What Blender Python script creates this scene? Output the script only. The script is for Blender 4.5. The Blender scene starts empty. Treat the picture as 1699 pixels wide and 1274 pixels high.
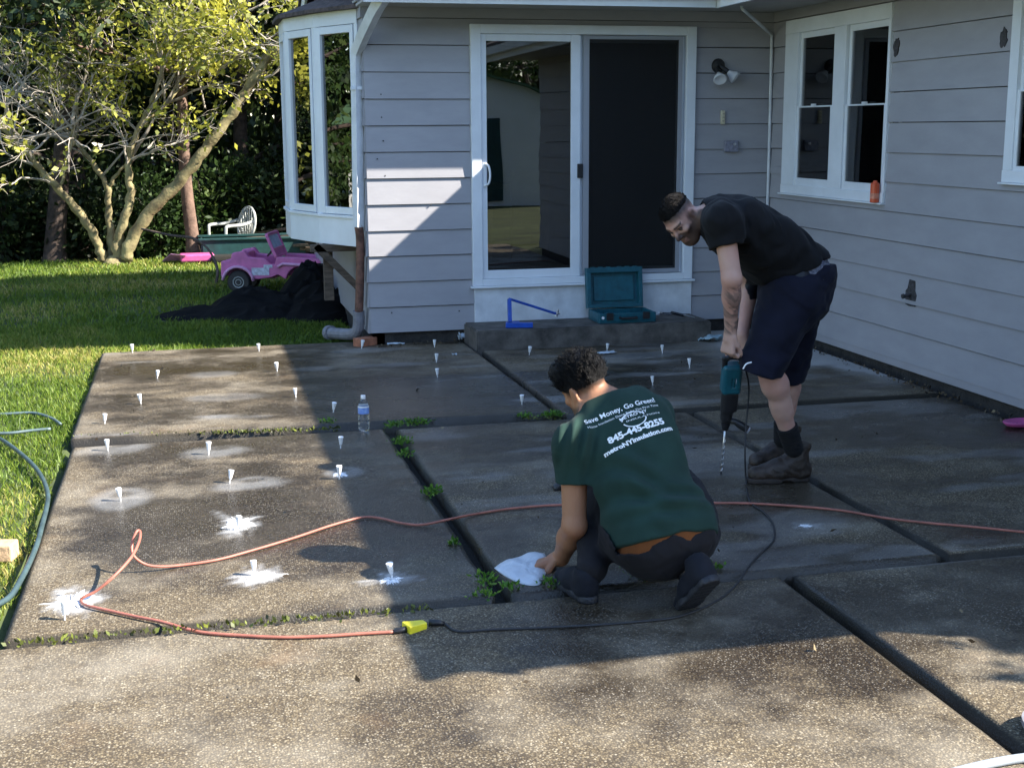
import bpy, bmesh, math, random
import numpy as np
from mathutils import Vector, Matrix
from mathutils.bvhtree import BVHTree
rad = math.radians
scene = bpy.context.scene
COL = scene.collection

# ------------------------------------------------------------------ camera
F_PX, YAW, PIT, ROL = 2171.18, rad(13.7239), rad(11.0873), rad(-0.3481)
CAM = np.array([-0.1017, -10.7832, 1.7852])
_fw = np.array([math.sin(YAW)*math.cos(PIT), math.cos(YAW)*math.cos(PIT), -math.sin(PIT)])
_rt = np.array([math.cos(YAW), -math.sin(YAW), 0.0]); _up = np.cross(_rt, _fw)
_R = _rt*math.cos(ROL)+_up*math.sin(ROL); _U = _up*math.cos(ROL)-_rt*math.sin(ROL)
cd = bpy.data.cameras.new('camera'); cam = bpy.data.objects.new('camera', cd); COL.objects.link(cam)
cd.sensor_width = 36; cd.lens = F_PX/1699*36; cd.clip_start = 0.05; cd.clip_end = 600
m = Matrix.Identity(4)
for i in range(3):
    m[i][0], m[i][1], m[i][2], m[i][3] = _R[i], _U[i], -_fw[i], CAM[i]
cam.matrix_world = m
scene.camera = cam

# ------------------------------------------------------------------ light
SUN = np.array([1.165, -0.53, 1.0]); SUN /= np.linalg.norm(SUN)
w = bpy.data.worlds.new('World'); scene.world = w; w.use_nodes = True
nt = w.node_tree; sky = nt.nodes.new('ShaderNodeTexSky'); sky.sky_type = 'NISHITA'; sky.sun_disc = False
sky.sun_elevation = math.asin(SUN[2]); sky.sun_rotation = math.atan2(SUN[0], SUN[1])
sky.air_density = 1.0; sky.dust_density = 0.3; sky.ozone_density = 1.6
nt.links.new(sky.outputs[0], nt.nodes['Background'].inputs[0]); nt.nodes['Background'].inputs[1].default_value = 0.13
sl = bpy.data.lights.new('sun', 'SUN'); sl.energy = 5.0; sl.angle = rad(0.5); sl.color = (1.0, 0.93, 0.82)
so = bpy.data.objects.new('sun', sl); COL.objects.link(so)
so.rotation_euler = Vector(SUN).to_track_quat('Z', 'Y').to_euler()
scene.view_settings.view_transform = 'Standard'; scene.view_settings.look = 'None'
scene.view_settings.exposure = 1.85; scene.view_settings.gamma = 1.0
scene.cycles.use_denoising = True
scene.cycles.max_bounces = 8; scene.cycles.transparent_max_bounces = 12
rng = np.random.default_rng(7); random.seed(7)

# ------------------------------------------------------------------ points on the place, measured from the photo
def _ray(x, y): return _fw+_R*(x-849.5)/F_PX-_U*(y-637)/F_PX
def gd(x, y, z=0.0):
    d = _ray(x, y); return CAM+d*((z-CAM[2])/d[2])
def at(x, y, Y):
    d = _ray(x, y); return CAM+d*((Y-CAM[1])/d[1])

# ------------------------------------------------------------------ material helpers
def mat(name, col=(.5,.5,.5), rough=.6, metal=0, var=0.0, vscale=8, bump=0, bscale=40, spec=.5, trans=0, sss=0, detail=4, col2=None, stretch=(1,1,1)):
    m = bpy.data.materials.new(name); m.use_nodes = True; n = m.node_tree; b = n.nodes['Principled BSDF']
    b.inputs['Roughness'].default_value = rough; b.inputs['Metallic'].default_value = metal
    b.inputs['Specular IOR Level'].default_value = spec
    if trans: b.inputs['Transmission Weight'].default_value = trans
    if sss:
        b.inputs['Subsurface Weight'].default_value = sss; b.inputs['Subsurface Radius'].default_value = (.02,.008,.005); b.inputs['Subsurface Scale'].default_value = .3
    tc = n.nodes.new('ShaderNodeTexCoord'); mp = n.nodes.new('ShaderNodeMapping'); mp.inputs['Scale'].default_value = stretch
    n.links.new(tc.outputs['Object'], mp.inputs[0])
    c4 = (*col, 1); b.inputs['Base Color'].default_value = c4
    if var or col2:
        ns = n.nodes.new('ShaderNodeTexNoise'); ns.inputs['Scale'].default_value = vscale; ns.inputs['Detail'].default_value = detail; ns.inputs['Roughness'].default_value = .65
        n.links.new(mp.outputs[0], ns.inputs[0])
        rp = n.nodes.new('ShaderNodeValToRGB'); rp.color_ramp.elements[0].position = .32; rp.color_ramp.elements[1].position = .68
        lo = [max(0, c*(1-var)) for c in col]; hi = col2 if col2 else [min(1, c*(1+var)) for c in col]
        rp.color_ramp.elements[0].color = (*lo, 1); rp.color_ramp.elements[1].color = (*hi, 1)
        n.links.new(ns.outputs[0], rp.inputs[0]); n.links.new(rp.outputs[0], b.inputs['Base Color'])
    if bump:
        nb = n.nodes.new('ShaderNodeTexNoise'); nb.inputs['Scale'].default_value = bscale; nb.inputs['Detail'].default_value = 5
        bp = n.nodes.new('ShaderNodeBump'); bp.inputs['Strength'].default_value = bump; bp.inputs['Distance'].default_value = .01
        n.links.new(mp.outputs[0], nb.inputs[0]); n.links.new(nb.outputs[0], bp.inputs['Height']); n.links.new(bp.outputs[0], b.inputs['Normal'])
    return m
def N(m): return m.node_tree.nodes, m.node_tree.links, m.node_tree.nodes['Principled BSDF']

def leaf_mat(name, ramp, trans=.35):
    """foliage: one colour per leaf from the leaf's own random number, light passes through"""
    m = bpy.data.materials.new(name); m.use_nodes = True; n, l = m.node_tree.nodes, m.node_tree.links; b = n['Principled BSDF']
    a = n.new('ShaderNodeAttribute'); a.attribute_name = 'rnd'
    r = n.new('ShaderNodeValToRGB'); e = r.color_ramp.elements
    while len(e) < len(ramp): e.new(.5)
    for i, (p, c) in enumerate(ramp): e[i].position = p; e[i].color = (*c, 1)
    l.new(a.outputs['Fac'], r.inputs[0]); l.new(r.outputs[0], b.inputs['Base Color']); b.inputs['Roughness'].default_value = .5; b.inputs['Specular IOR Level'].default_value = .35
    t = n.new('ShaderNodeBsdfTranslucent'); l.new(r.outputs[0], t.inputs[0]); mx = n.new('ShaderNodeMixShader'); mx.inputs[0].default_value = trans
    l.new(b.outputs[0], mx.inputs[1]); l.new(t.outputs[0], mx.inputs[2]); l.new(mx.outputs[0], n['Material Output'].inputs[0]); return m

def glass_mat(name, tint, refl=1.5, base=.04, rough=.0):
    m = bpy.data.materials.new(name); m.use_nodes = True; n, l = m.node_tree.nodes, m.node_tree.links
    n.remove(n['Principled BSDF'])
    t = n.new('ShaderNodeBsdfTransparent'); t.inputs[0].default_value = (*tint, 1)
    g = n.new('ShaderNodeBsdfGlossy'); g.inputs['Roughness'].default_value = rough
    f = n.new('ShaderNodeFresnel'); f.inputs[0].default_value = 1.5
    mu = n.new('ShaderNodeMath'); mu.operation = 'MULTIPLY_ADD'; mu.inputs[1].default_value = refl; mu.inputs[2].default_value = base; mu.use_clamp = True
    # slight waviness of old window glass
    tc = n.new('ShaderNodeTexCoord'); ns = n.new('ShaderNodeTexNoise'); ns.inputs['Scale'].default_value = 1.6; ns.inputs['Detail'].default_value = 0
    bp = n.new('ShaderNodeBump'); bp.inputs['Strength'].default_value = .12; bp.inputs['Distance'].default_value = .02
    l.new(tc.outputs['Object'], ns.inputs[0]); l.new(ns.outputs[0], bp.inputs['Height']); l.new(bp.outputs[0], g.inputs['Normal'])
    x = n.new('ShaderNodeMixShader'); l.new(f.outputs[0], mu.inputs[0]); l.new(mu.outputs[0], x.inputs[0]); l.new(t.outputs[0], x.inputs[1]); l.new(g.outputs[0], x.inputs[2])
    l.new(x.outputs[0], n['Material Output'].inputs[0]); return m

# ------------------------------------------------------------------ object helpers
def tag(o, label=None, cat=None, group=None, kind=None):
    if label: o['label'] = label
    if cat: o['category'] = cat
    if group: o['group'] = group
    if kind: o['kind'] = kind
    return o
def empty(name, loc=(0,0,0), label=None, cat=None, group=None):
    o = bpy.data.objects.new(name, None); o.location = [float(c) for c in loc]; o.empty_display_size = .1; COL.objects.link(o)
    return tag(o, label, cat, group)
def link(name, me, m, parent=None, smooth=False):
    if m is not None: me.materials.append(m)
    if smooth: me.polygons.foreach_set('use_smooth', np.ones(len(me.polygons), dtype=bool))
    o = bpy.data.objects.new(name, me); COL.objects.link(o)
    if parent:
        o.parent = parent
        if parent.type == 'EMPTY': o.matrix_parent_inverse = Matrix.Translation(parent.location).inverted()
    return o
def copy_tree(o, parent=None):
    c = o.copy(); COL.objects.link(c); c.parent = parent
    for ch in list(o.children): copy_tree(ch, c)
    return c
def bevel(o, w=.004, seg=2):
    b = o.modifiers.new('bevel', 'BEVEL'); b.width = w; b.segments = seg; b.limit_method = 'ANGLE'; return o
def V(*a): return np.array(a, dtype=float)
def unit(v): v = np.asarray(v, float); return v/np.linalg.norm(v)

class MB:
    def __init__(s): s.v = []; s.f = []
    def add(s, v, f):
        k = len(s.v); s.v += [tuple(map(float, p)) for p in v]; s.f += [[i+k for i in q] for q in f]; return s
    def box(s, lo, hi):
        (a,b,c),(d,e,g) = lo, hi
        return s.add([(a,b,c),(d,b,c),(d,e,c),(a,e,c),(a,b,g),(d,b,g),(d,e,g),(a,e,g)], [(3,2,1,0),(4,5,6,7),(0,1,5,4),(1,2,6,5),(2,3,7,6),(3,0,4,7)])
    def obox(s, c, x, y, z, sx, sy, sz):
        c, x, y, z = V(*c), unit(x)*sx/2, unit(y)*sy/2, unit(z)*sz/2
        v = [c+i*x+j*y+k*z for k in (-1,1) for (i,j) in ((-1,-1),(1,-1),(1,1),(-1,1))]
        return s.add(v, [(3,2,1,0),(4,5,6,7),(0,1,5,4),(1,2,6,5),(2,3,7,6),(3,0,4,7)])
    def bar(s, a, b, w, h, up=(0,0,1)):
        a, b = V(*a), V(*b); d = unit(b-a); x = np.cross(up, d)
        if np.linalg.norm(x) < 1e-3: x = np.cross((0,1,0), d)
        x = unit(x); return s.obox((a+b)/2, d, x, np.cross(d, x), np.linalg.norm(b-a), w, h)
    def tube(s, pts, r, n=8, cap=True):
        P = [V(*p) for p in pts]; R = list(r) if hasattr(r, '__len__') else [r]*len(P); rings = []; ref = None
        for i, p in enumerate(P):
            d = unit(P[min(i+1, len(P)-1)]-P[max(i-1, 0)])
            if ref is None: ref = np.cross(d, (0,0,1) if abs(d[2]) < .9 else (1,0,0))
            ref = unit(ref-d*np.dot(ref, d)); q = np.cross(d, ref)
            rings.append([p+R[i]*(math.cos(2*math.pi*k/n)*ref+math.sin(2*math.pi*k/n)*q) for k in range(n)])
        f = [(i*n+k, i*n+(k+1)%n, (i+1)*n+(k+1)%n, (i+1)*n+k) for i in range(len(P)-1) for k in range(n)]
        if cap: f += [tuple(range(n))[::-1], tuple(range((len(P)-1)*n, len(P)*n))]
        return s.add([v for g in rings for v in g], f)
    def lathe(s, prof, o=(0,0,0), n=20, ax=(0,0,1), cap=True):
        ax = unit(ax); x = unit(np.cross(ax, (0,1,0) if abs(ax[1]) < .9 else (1,0,0))); y = np.cross(ax, x); o = V(*o)
        v = [o+ax*h+r*(math.cos(2*math.pi*k/n)*x+math.sin(2*math.pi*k/n)*y) for r, h in prof for k in range(n)]
        f = [(i*n+k, i*n+(k+1)%n, (i+1)*n+(k+1)%n, (i+1)*n+k) for i in range(len(prof)-1) for k in range(n)]
        if cap: f += [tuple(range(n))[::-1], tuple(range((len(prof)-1)*n, len(prof)*n))]
        return s.add(v, f)
    def prism(s, poly, o, x, y, depth):
        """polygon in the plane (x, y) through o, extruded by depth along x cross y"""
        o, x, y = V(*o), unit(x), unit(y); z = np.cross(x, y); n = len(poly)
        v = [o+x*a+y*b for a, b in poly]+[o+x*a+y*b+z*depth for a, b in poly]
        return s.add(v, [tuple(range(n))[::-1], tuple(range(n, 2*n))]+[(i, (i+1)%n, n+(i+1)%n, n+i) for i in range(n)])
    def mesh(s, name):
        me = bpy.data.meshes.new(name); me.from_pydata(s.v, [], s.f); me.update()
        return me
    def build(s, name, m, parent=None, smooth=False, bev=0):
        o = link(name, s.mesh(name), m, parent, smooth)
        if bev: bevel(o, bev)
        return o
def npmesh(name, verts, faces, attrs=None, fattr=None):
    """mesh from numpy arrays, faces all quads or all triangles"""
    me = bpy.data.meshes.new(name); nv, nf, k = len(verts), len(faces), faces.shape[1]
    me.vertices.add(nv); me.vertices.foreach_set('co', np.ascontiguousarray(verts, dtype=np.float32).ravel())
    me.loops.add(nf*k); me.loops.foreach_set('vertex_index', np.ascontiguousarray(faces, dtype=np.int32).ravel())
    me.polygons.add(nf); me.polygons.foreach_set('loop_start', np.arange(nf, dtype=np.int32)*k)
    for nm, a in (attrs or {}).items():
        if a.ndim == 1: me.attributes.new(nm, 'FLOAT', 'POINT').data.foreach_set('value', a.astype(np.float32))
        else: me.attributes.new(nm, 'FLOAT_COLOR', 'POINT').data.foreach_set('color', np.column_stack([a, np.ones(len(a))]).astype(np.float32).ravel())
    for nm, a in (fattr or {}).items(): me.attributes.new(nm, 'FLOAT', 'FACE').data.foreach_set('value', a.astype(np.float32))
    me.update(calc_edges=True); me.validate(); return me
def smooth_path(pts, n=6):
    """Catmull-Rom through the points"""
    P = [V(*p) for p in pts]; P = [2*P[0]-P[1]]+P+[2*P[-1]-P[-2]]; out = []
    for i in range(1, len(P)-2):
        for k in range(n):
            t = k/n; a, b, c, d = P[i-1:i+3]
            out.append(.5*((2*b)+(c-a)*t+(2*a-5*b+4*c-d)*t*t+(3*b-a-3*c+d)*t**3))
    return out+[P[-2]]
def vnoise(x, y, seed=0):
    xi, yi = np.floor(x).astype(np.int64), np.floor(y).astype(np.int64); fx, fy = x-xi, y-yi
    def h(a, b):
        q = (a*374761393+b*668265263+seed*1442695041) & 0x7fffffff; q = ((q ^ (q >> 13))*1274126177) & 0x7fffffff
        return ((q ^ (q >> 16)) & 0xffff)/65535.0
    u, v = fx*fx*(3-2*fx), fy*fy*(3-2*fy)
    return (h(xi,yi)*(1-u)+h(xi+1,yi)*u)*(1-v)+(h(xi,yi+1)*(1-u)+h(xi+1,yi+1)*u)*v
def fbm(x, y, o=4, seed=0):
    s, a, t = 0, .5, 0
    for i in range(o): s = s+a*vnoise(x*2**i, y*2**i, seed+i); t += a; a *= .5
    return s/t
def sstep(a, b, x): t = np.clip((x-a)/(b-a), 0, 1); return t*t*(3-2*t)

# ------------------------------------------------------------------ materials
M = dict(
    white = mat('white_vinyl', (.70,.735,.77), .38, var=.06, vscale=3, bump=.03, bscale=30),
    oldwhite = mat('weathered_white_paint', (.62,.645,.67), .5, var=.14, vscale=6, bump=.1, bscale=60),
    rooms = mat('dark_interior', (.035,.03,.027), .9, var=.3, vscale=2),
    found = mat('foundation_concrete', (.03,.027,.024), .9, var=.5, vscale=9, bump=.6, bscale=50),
    shingle = mat('roof_shingle', (.075,.055,.05), .9, var=.5, vscale=20, bump=.6, bscale=60),
    soffit = mat('soffit_paint', (.36,.35,.34), .7, var=.1, vscale=4),
    glass = glass_mat('door_glass', (.5,.5,.5), 1.9, .05),
    wglass = glass_mat('window_glass', (.6,.6,.62), 1.3, .02),
    bglass = glass_mat('bow_glass', (.5,.5,.5), 2.6, .10),
    black = mat('black_plastic', (.015,.015,.017), .42, bump=.08, bscale=90),
    rubber = mat('black_rubber', (.018,.018,.02), .6, bump=.15, bscale=120),
    steel = mat('bright_steel', (.62,.62,.64), .28, metal=1, var=.1, vscale=30),
    rust = mat('rusty_brown_pipe', (.13,.06,.04), .75, var=.55, vscale=18, bump=.4, bscale=70),
    grayplastic = mat('gray_plastic', (.19,.19,.21), .55, var=.25, vscale=12),
    cream = mat('cream_plastic', (.55,.5,.36), .5, var=.15, vscale=30),
    teal = mat('teal_plastic', (.006,.085,.115), .42, var=.25, vscale=16, bump=.1, bscale=90),
    blue = mat('blue_paint', (.012,.075,.42), .35, var=.2, vscale=20),
    step = mat('step_concrete', (.095,.085,.075), .85, var=.5, vscale=7, bump=.5, bscale=45),
    soil = mat('joint_soil', (.007,.006,.0045), .95, var=.6, vscale=25, bump=.8, bscale=60),
    paper = mat('crumpled_paper', (.55,.62,.68), .8, var=.15, vscale=20, bump=.3, bscale=40),
    foam = mat('white_foam', (.82,.83,.84), .75, var=.1, vscale=60, bump=.5, bscale=120),
    peg = mat('white_peg_plastic', (.82,.82,.82), .4, var=.05, vscale=30),
    cordm = mat('orange_cord', (.33,.115,.08), .5, var=.2, vscale=14),
    yellow = mat('yellow_plug', (.78,.66,.03), .35, var=.08, vscale=30),
    hose = mat('green_gray_hose', (.045,.075,.08), .42, var=.3, vscale=10),
    hosel = mat('pale_hose', (.30,.33,.36), .4, var=.12, vscale=10),
    brick = mat('orange_brick', (.33,.13,.07), .9, var=.35, vscale=20, bump=.5, bscale=70),
    tan = mat('tan_block', (.52,.34,.2), .85, var=.25, vscale=14, bump=.4, bscale=60),
    pink = mat('pink_plastic', (.55,.15,.35), .42, var=.18, vscale=8),
    palepink = mat('pale_pink_trim', (.60,.30,.50), .45, var=.12, vscale=10),
    hotpink = mat('hot_pink_plastic', (.50,.09,.26), .45, var=.15, vscale=10),
    decal = mat('pale_sticker', (.5,.52,.62), .4, var=.3, vscale=30),
    tarp = mat('black_landscape_fabric', (.004,.004,.0045), .8, var=.5, vscale=4, bump=.25, bscale=14, spec=.12),
    lumber = mat('weathered_lumber', (.1,.075,.055), .85, var=.5, vscale=5, stretch=(1,6,6), bump=.4, bscale=30),
    greenp = mat('dark_green_plastic', (.010,.045,.045), .5, var=.3, vscale=8),
    bark = mat('mossy_bark', (.26,.2,.105), .9, var=.5, vscale=7, bump=.9, bscale=26, col2=(.36,.31,.15)),
    bark2 = mat('dark_bark', (.07,.05,.04), .9, var=.5, vscale=9, bump=.9, bscale=24),
    twig = mat('gray_twig', (.36,.32,.27), .85, var=.3, vscale=9),
    chair = mat('aged_white_plastic', (.42,.44,.42), .5, var=.15, vscale=8),
    canm = mat('orange_can', (.62,.09,.03), .35, var=.1, vscale=20),
    shedw = mat('shed_wall', (.7,.7,.68), .6, var=.05, vscale=2),
    shedr = mat('shed_green_roof', (.06,.12,.06), .7, var=.3, vscale=6),
    darkpatch = mat('bare_dark_patch', (.05,.047,.05), .9, var=.6, vscale=40, bump=.5, bscale=80),
)
# painted lap siding: lavender grey, faint vertical grain and dirt
sd = mat('lap_siding_paint', (.312,.308,.328), .5, var=.05, vscale=2.2, bump=.06, bscale=22, stretch=(1.2,1.2,3.5), col2=(.338,.334,.354)); M['siding'] = sd

M['leafy'] = leaf_mat('yellow_green_leaves', [(0,(.08,.10,.025)),(.35,(.17,.19,.04)),(.7,(.38,.38,.055)),(1,(.60,.56,.08))], .4)
M['leafd'] = leaf_mat('dark_green_leaves', [(0,(.012,.022,.008)),(.6,(.025,.045,.012)),(1,(.05,.075,.02))], .25)  # very dark leaf colour carries the shade of the wood
M['leafm'] = leaf_mat('shrub_leaves', [(0,(.02,.04,.012)),(.6,(.045,.085,.02)),(1,(.10,.14,.035))], .3)
M['weed'] = leaf_mat('weed_leaves', [(0,(.05,.13,.015)),(.6,(.10,.23,.03)),(1,(.2,.33,.05))], .35)
M['grass'] = leaf_mat('grass_blades', [(0,(.07,.13,.016)),(.5,(.15,.23,.028)),(.82,(.26,.30,.045)),(1,(.42,.37,.12))], .35)

# ------------------------------------------------------------------ ground
def ground_z(x, y):
    return -.06+.03*(fbm(x*.5+9, y*.5+5, 3, 3)-.5)-.42*sstep(8.7, 11.5, y)
xs = np.concatenate([np.linspace(-60,-8,14)[:-1], np.linspace(-8,2,81)[:-1], np.linspace(2,60,16)])
ys = np.concatenate([np.linspace(-60,-10,12)[:-1], np.linspace(-10,12,140)[:-1], np.linspace(12,90,16)])
X, Y = np.meshgrid(xs, ys, indexing='ij'); Z = ground_z(X, Y)
inp = (X > -.84) & (X < 4.9) & (Y < .2) & (Y > -9.9); Z = np.where(inp, -.2, Z)
Z = np.where((X > 1.2) & (Y > -.05), -.25, Z)
nx, ny = X.shape; idx = np.arange(nx*ny).reshape(nx, ny)
fc = np.stack([idx[:-1,:-1], idx[1:,:-1], idx[1:,1:], idx[:-1,1:]], -1).reshape(-1, 4)
M['lawn'] = mat('lawn_soil_and_thatch', (.035,.055,.014), .95, var=.5, vscale=1.6, bump=.6, bscale=40, col2=(.07,.095,.022))
tag(link('lawn', npmesh('lawn', np.stack([X,Y,Z],-1).reshape(-1,3), fc), M['lawn'], smooth=True), kind='structure')
def blades(n, xlo, xhi, ylo, yhi, h, wd, keep):
    p = np.column_stack([rng.uniform(xlo,xhi,n), rng.uniform(ylo,yhi,n)]); p = p[keep(p[:,0], p[:,1])]; n = len(p)
    z = ground_z(p[:,0], p[:,1]); cl = fbm(p[:,0]*2.2, p[:,1]*2.2, 3, 31)
    a = rng.uniform(0, 2*math.pi, n); hh = h*rng.uniform(.45,1.15,n)*(.55+.9*cl); ln = rng.uniform(.15,.95,n)*hh; b = rng.uniform(0, 2*math.pi, n)
    ww = wd*rng.uniform(.6,1.3,n); base = np.column_stack([p, z-.005]); dx = np.column_stack([np.cos(a)*ww, np.sin(a)*ww, 0*a])
    mid = base+np.column_stack([np.cos(b)*ln*.35, np.sin(b)*ln*.35, hh*.6]); tip = base+np.column_stack([np.cos(b)*ln, np.sin(b)*ln, hh])
    v = np.stack([base-dx, base+dx, mid+dx*.7, tip, mid-dx*.7], 1)
    dry = fbm(p[:,0]*.9+3, p[:,1]*.9, 3, 55); r = np.clip(rng.uniform(0,.75,n)+1.5*(dry-.45), 0, 1)
    return v, r
onlawn = lambda x, y: ~((x > -.87+.02*np.sin(y*9)) & (y < .27)) & ~((x > 1.28) & (y > -.1))
parts = [blades(60000, -3.2,-.8, -7.2,0.4, .05, .0035, onlawn), blades(34000, -3.4,1.5, .15,2.2, .055, .0045, onlawn), blades(36000, -4.2,1.4, 2.2,8.8, .06, .007, onlawn)]
vv = np.concatenate([p[0] for p in parts]); rr = np.concatenate([p[1] for p in parts]); n = len(vv)
fc = np.arange(n*5).reshape(n,5)
tag(link('grass', npmesh('grass', vv.reshape(-1,3), fc, fattr={'rnd': rr}), M['grass']), 'short sunlit lawn grass growing around the patio', 'grass', kind='stuff')

# ------------------------------------------------------------------ patio slabs: wet and dry stretches of exposed aggregate
def halo(px, py, wpx, hpx): 
    c = gd(px, py); a = gd(px+wpx/2, py); b = gd(px, py-hpx/2); return c[0], c[1], abs(a[0]-c[0])+1e-3, abs(b[1]-c[1])
HALO = [halo(195,824,112,36), halo(412,798,140,24), halo(360,745,124,22), halo(192,740,140,22), halo(570,779,70,18), halo(395,862,70,36), halo(425,951,90,30), halo(648,954,80,24), halo(125,994,130,50), halo(1338,868,60,16),
        halo(350,622,90,12), halo(380,660,150,14), halo(520,612,70,9), halo(900,592,60,8), halo(1150,612,70,8)]
def wetness(x, y):
    st = fbm(x*.75+2, y*2.4, 5, 11); bl = fbm(x*1.5, y*1.5, 4, 21); fine = fbm(x*5, y*7, 3, 41)
    back, mid = y > -3.0, (y <= -3.0) & (y > -6.05)
    near = y <= -6.05
    wv = np.where(back, .68+1.7*(st-.5), np.where(mid, .77+1.4*(st-.52), .30+.75*(bl-.5)))
    wv = wv-.55*sstep(.32, .0, x+.85)*np.where(mid, 1, .35)                         # dry strip along the lawn
    wv = wv-.5*sstep(-5.3,-6.0, y)*mid*sstep(.7,-.3,x)                              # dry front edge of the left slab
    drypatch = sstep(3.55, 4.2, x+.55*(st-.5))*sstep(-2.75,-2.3, y+.5*(fine-.5))*(1-.95*sstep(-1.75,-2.0,y)*sstep(4.62,4.4,x+.25*(fine-.5)))
    wv = np.where(back, wv*(1-drypatch), wv)
    wv = wv+.30*sstep(.75,1.15,x)*near*sstep(-7.7,-6.7,y+.5*(bl-.5))
    wv = wv-.30*(x > 1.0)*mid*sstep(.40,.60,fbm(x*.9+7,y*.9+3,4,33))
    return np.clip(wv+.5*(fine-.5), 0, 1)
def dusty(x, y):
    d = np.zeros_like(x)
    for i, (cx, cy, rx, ry) in enumerate(HALO):
        ang = .10 if i < 5 else 0
        u, v = (x-cx)/rx, (y-cy-ang*(x-cx))/ry; q = np.sqrt(u*u+v*v)+.55*(fbm(x*7+i, y*5, 3, 71+i)-.5)
        if 5 <= i < 10: q = q*(1+1.3*(fbm(np.arctan2(v,u)*2.6+i, q*.0+i, 3, 5)-.42))+.8*(fbm(x*28,y*24,2,9)-.5)
        d = np.maximum(d, sstep(1.12,.60,q)*(.55 if i < 5 else (.95 if i < 10 else .3))*(.45+.75*fbm(x*6+i,y*9,3,5))*(1-.75*sstep(.5,.15,np.hypot(u-.1,v*1.2-.5))*(i < 5)))
    d = np.maximum(d, .78*sstep(3.6, 4.25, x+.5*(fbm(x*1.1,y*2.2,4,12)-.5))*sstep(-2.75,-2.35,y+.4*(fbm(x*4,y*5,3,41)-.5))*(y > -3)*(1-.97*sstep(-1.72,-1.95,y+.15*fbm(x*2,y*2,2,3))*sstep(4.66,4.45,x+.3*(fbm(x*3,y*5,3,44)-.5))))
    d = np.maximum(d, .28*sstep(.57,.72,fbm(x*1.6+14, y*4.2, 4, 95))*(x > .95)*(y > -6.1))
    d = np.maximum(d, .5*sstep(.66,.78,fbm(x*.9+4, y*3.2, 4, 91))*(y > -3))
    return d
m = bpy.data.materials.new('exposed_aggregate_concrete'); m.use_nodes = True; M['patio'] = m
n, l, b = N(m)
tc = n.new('ShaderNodeTexCoord'); aw = n.new('ShaderNodeAttribute'); aw.attribute_name = 'wet'; ad = n.new('ShaderNodeAttribute'); ad.attribute_name = 'dust'
def mix(a, c, f, t='MIX'):
    x = n.new('ShaderNodeMix'); x.data_type = 'RGBA'; x.blend_type = t
    for s, i in ((f,0),(a,6),(c,7)):
        if isinstance(s, (float,int)): x.inputs[i].default_value = s
        elif isinstance(s, tuple): x.inputs[i].default_value = (*s, 1)
        else: l.new(s, x.inputs[i])
    return x.outputs[2]
def ramp(src, stops):
    r = n.new('ShaderNodeValToRGB'); e = r.color_ramp.elements
    while len(e) < len(stops): e.new(.5)
    for i, (p, c) in enumerate(stops): e[i].position = p; e[i].color = (*c, 1) if isinstance(c, tuple) else (c,c,c,1)
    l.new(src, r.inputs[0]); return r.outputs[0]
def math_(op, a, c=None, clamp=False):
    x = n.new('ShaderNodeMath'); x.operation = op; x.use_clamp = clamp
    for s, i in ((a,0),(c,1)):
        if s is None: continue
        if isinstance(s, (float,int)): x.inputs[i].default_value = s
        else: l.new(s, x.inputs[i])
    return x.outputs[0]
def vor(scale, feat='F1'):
    v = n.new('ShaderNodeTexVoronoi'); v.feature = feat; v.inputs['Scale'].default_value = scale; l.new(tc.outputs['Object'], v.inputs['Vector']); return v
def noi(scale, det=5, rgh=.6):
    v = n.new('ShaderNodeTexNoise'); v.inputs['Scale'].default_value = scale; v.inputs['Detail'].default_value = det; v.inputs['Roughness'].default_value = rgh; l.new(tc.outputs['Object'], v.inputs['Vector']); return v.outputs[0]
v1 = vor(120); v2 = vor(230); sep = n.new('ShaderNodeSeparateColor'); l.new(v1.outputs['Color'], sep.inputs[0]); sep2 = n.new('ShaderNodeSeparateColor'); l.new(v2.outputs['Color'], sep2.inputs[0])
peb = ramp(sep.outputs[0], [(0,(.085,.066,.042)),(.35,(.17,.135,.085)),(.62,(.25,.20,.125)),(.86,(.36,.30,.19)),(.93,(.62,.56,.42)),(1,(.8,.75,.64))])
pebs = ramp(sep2.outputs[1], [(0,(.10,.08,.052)),(.6,(.23,.185,.12)),(.9,(.36,.31,.22)),(1,(.7,.64,.52))])
edge = ramp(v1.outputs['Distance'], [(0,0.0),(.42,0.0),(.62,1.0)])
colr = mix(mix(peb, pebs, noi(60)), (.10,.08,.055), edge)
big = noi(1.3, 6, .65); colr = mix(colr, (.57,.535,.475), 1.0, 'MULTIPLY'); colr = mix(colr, mix(colr, (.32,.29,.235), .45), ramp(big, [(.46,0.0),(.70,1.0)]))
colr = mix(colr, (.20,.12,.06), ramp(noi(2.1,4), [(.60,0.0),(.78,.38)]))
wetn = math_('ADD', aw.outputs['Fac'], math_('MULTIPLY', math_('SUBTRACT', noi(9,5), .5), .5), True)
v3 = vor(112); sep3 = n.new('ShaderNodeSeparateColor'); l.new(v3.outputs['Color'], sep3.inputs[0])
chip = math_('MULTIPLY', ramp(sep3.outputs[0], [(.52,0.0),(.56,1.0)]), math_('MULTIPLY', ramp(v3.outputs['Distance'], [(.24,1.0),(.40,0.0)]), ramp(noi(3.2,5), [(.36,.25),(.62,1.0)])))
chipc = mix((.17,.14,.095), (.48,.43,.33), ramp(sep3.outputs[1], [(.3,0.0),(1.0,1.0)]))
wetc = mix(colr, mix(colr, (.225,.20,.17), 1.0, 'MULTIPLY'), 1.0)
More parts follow.
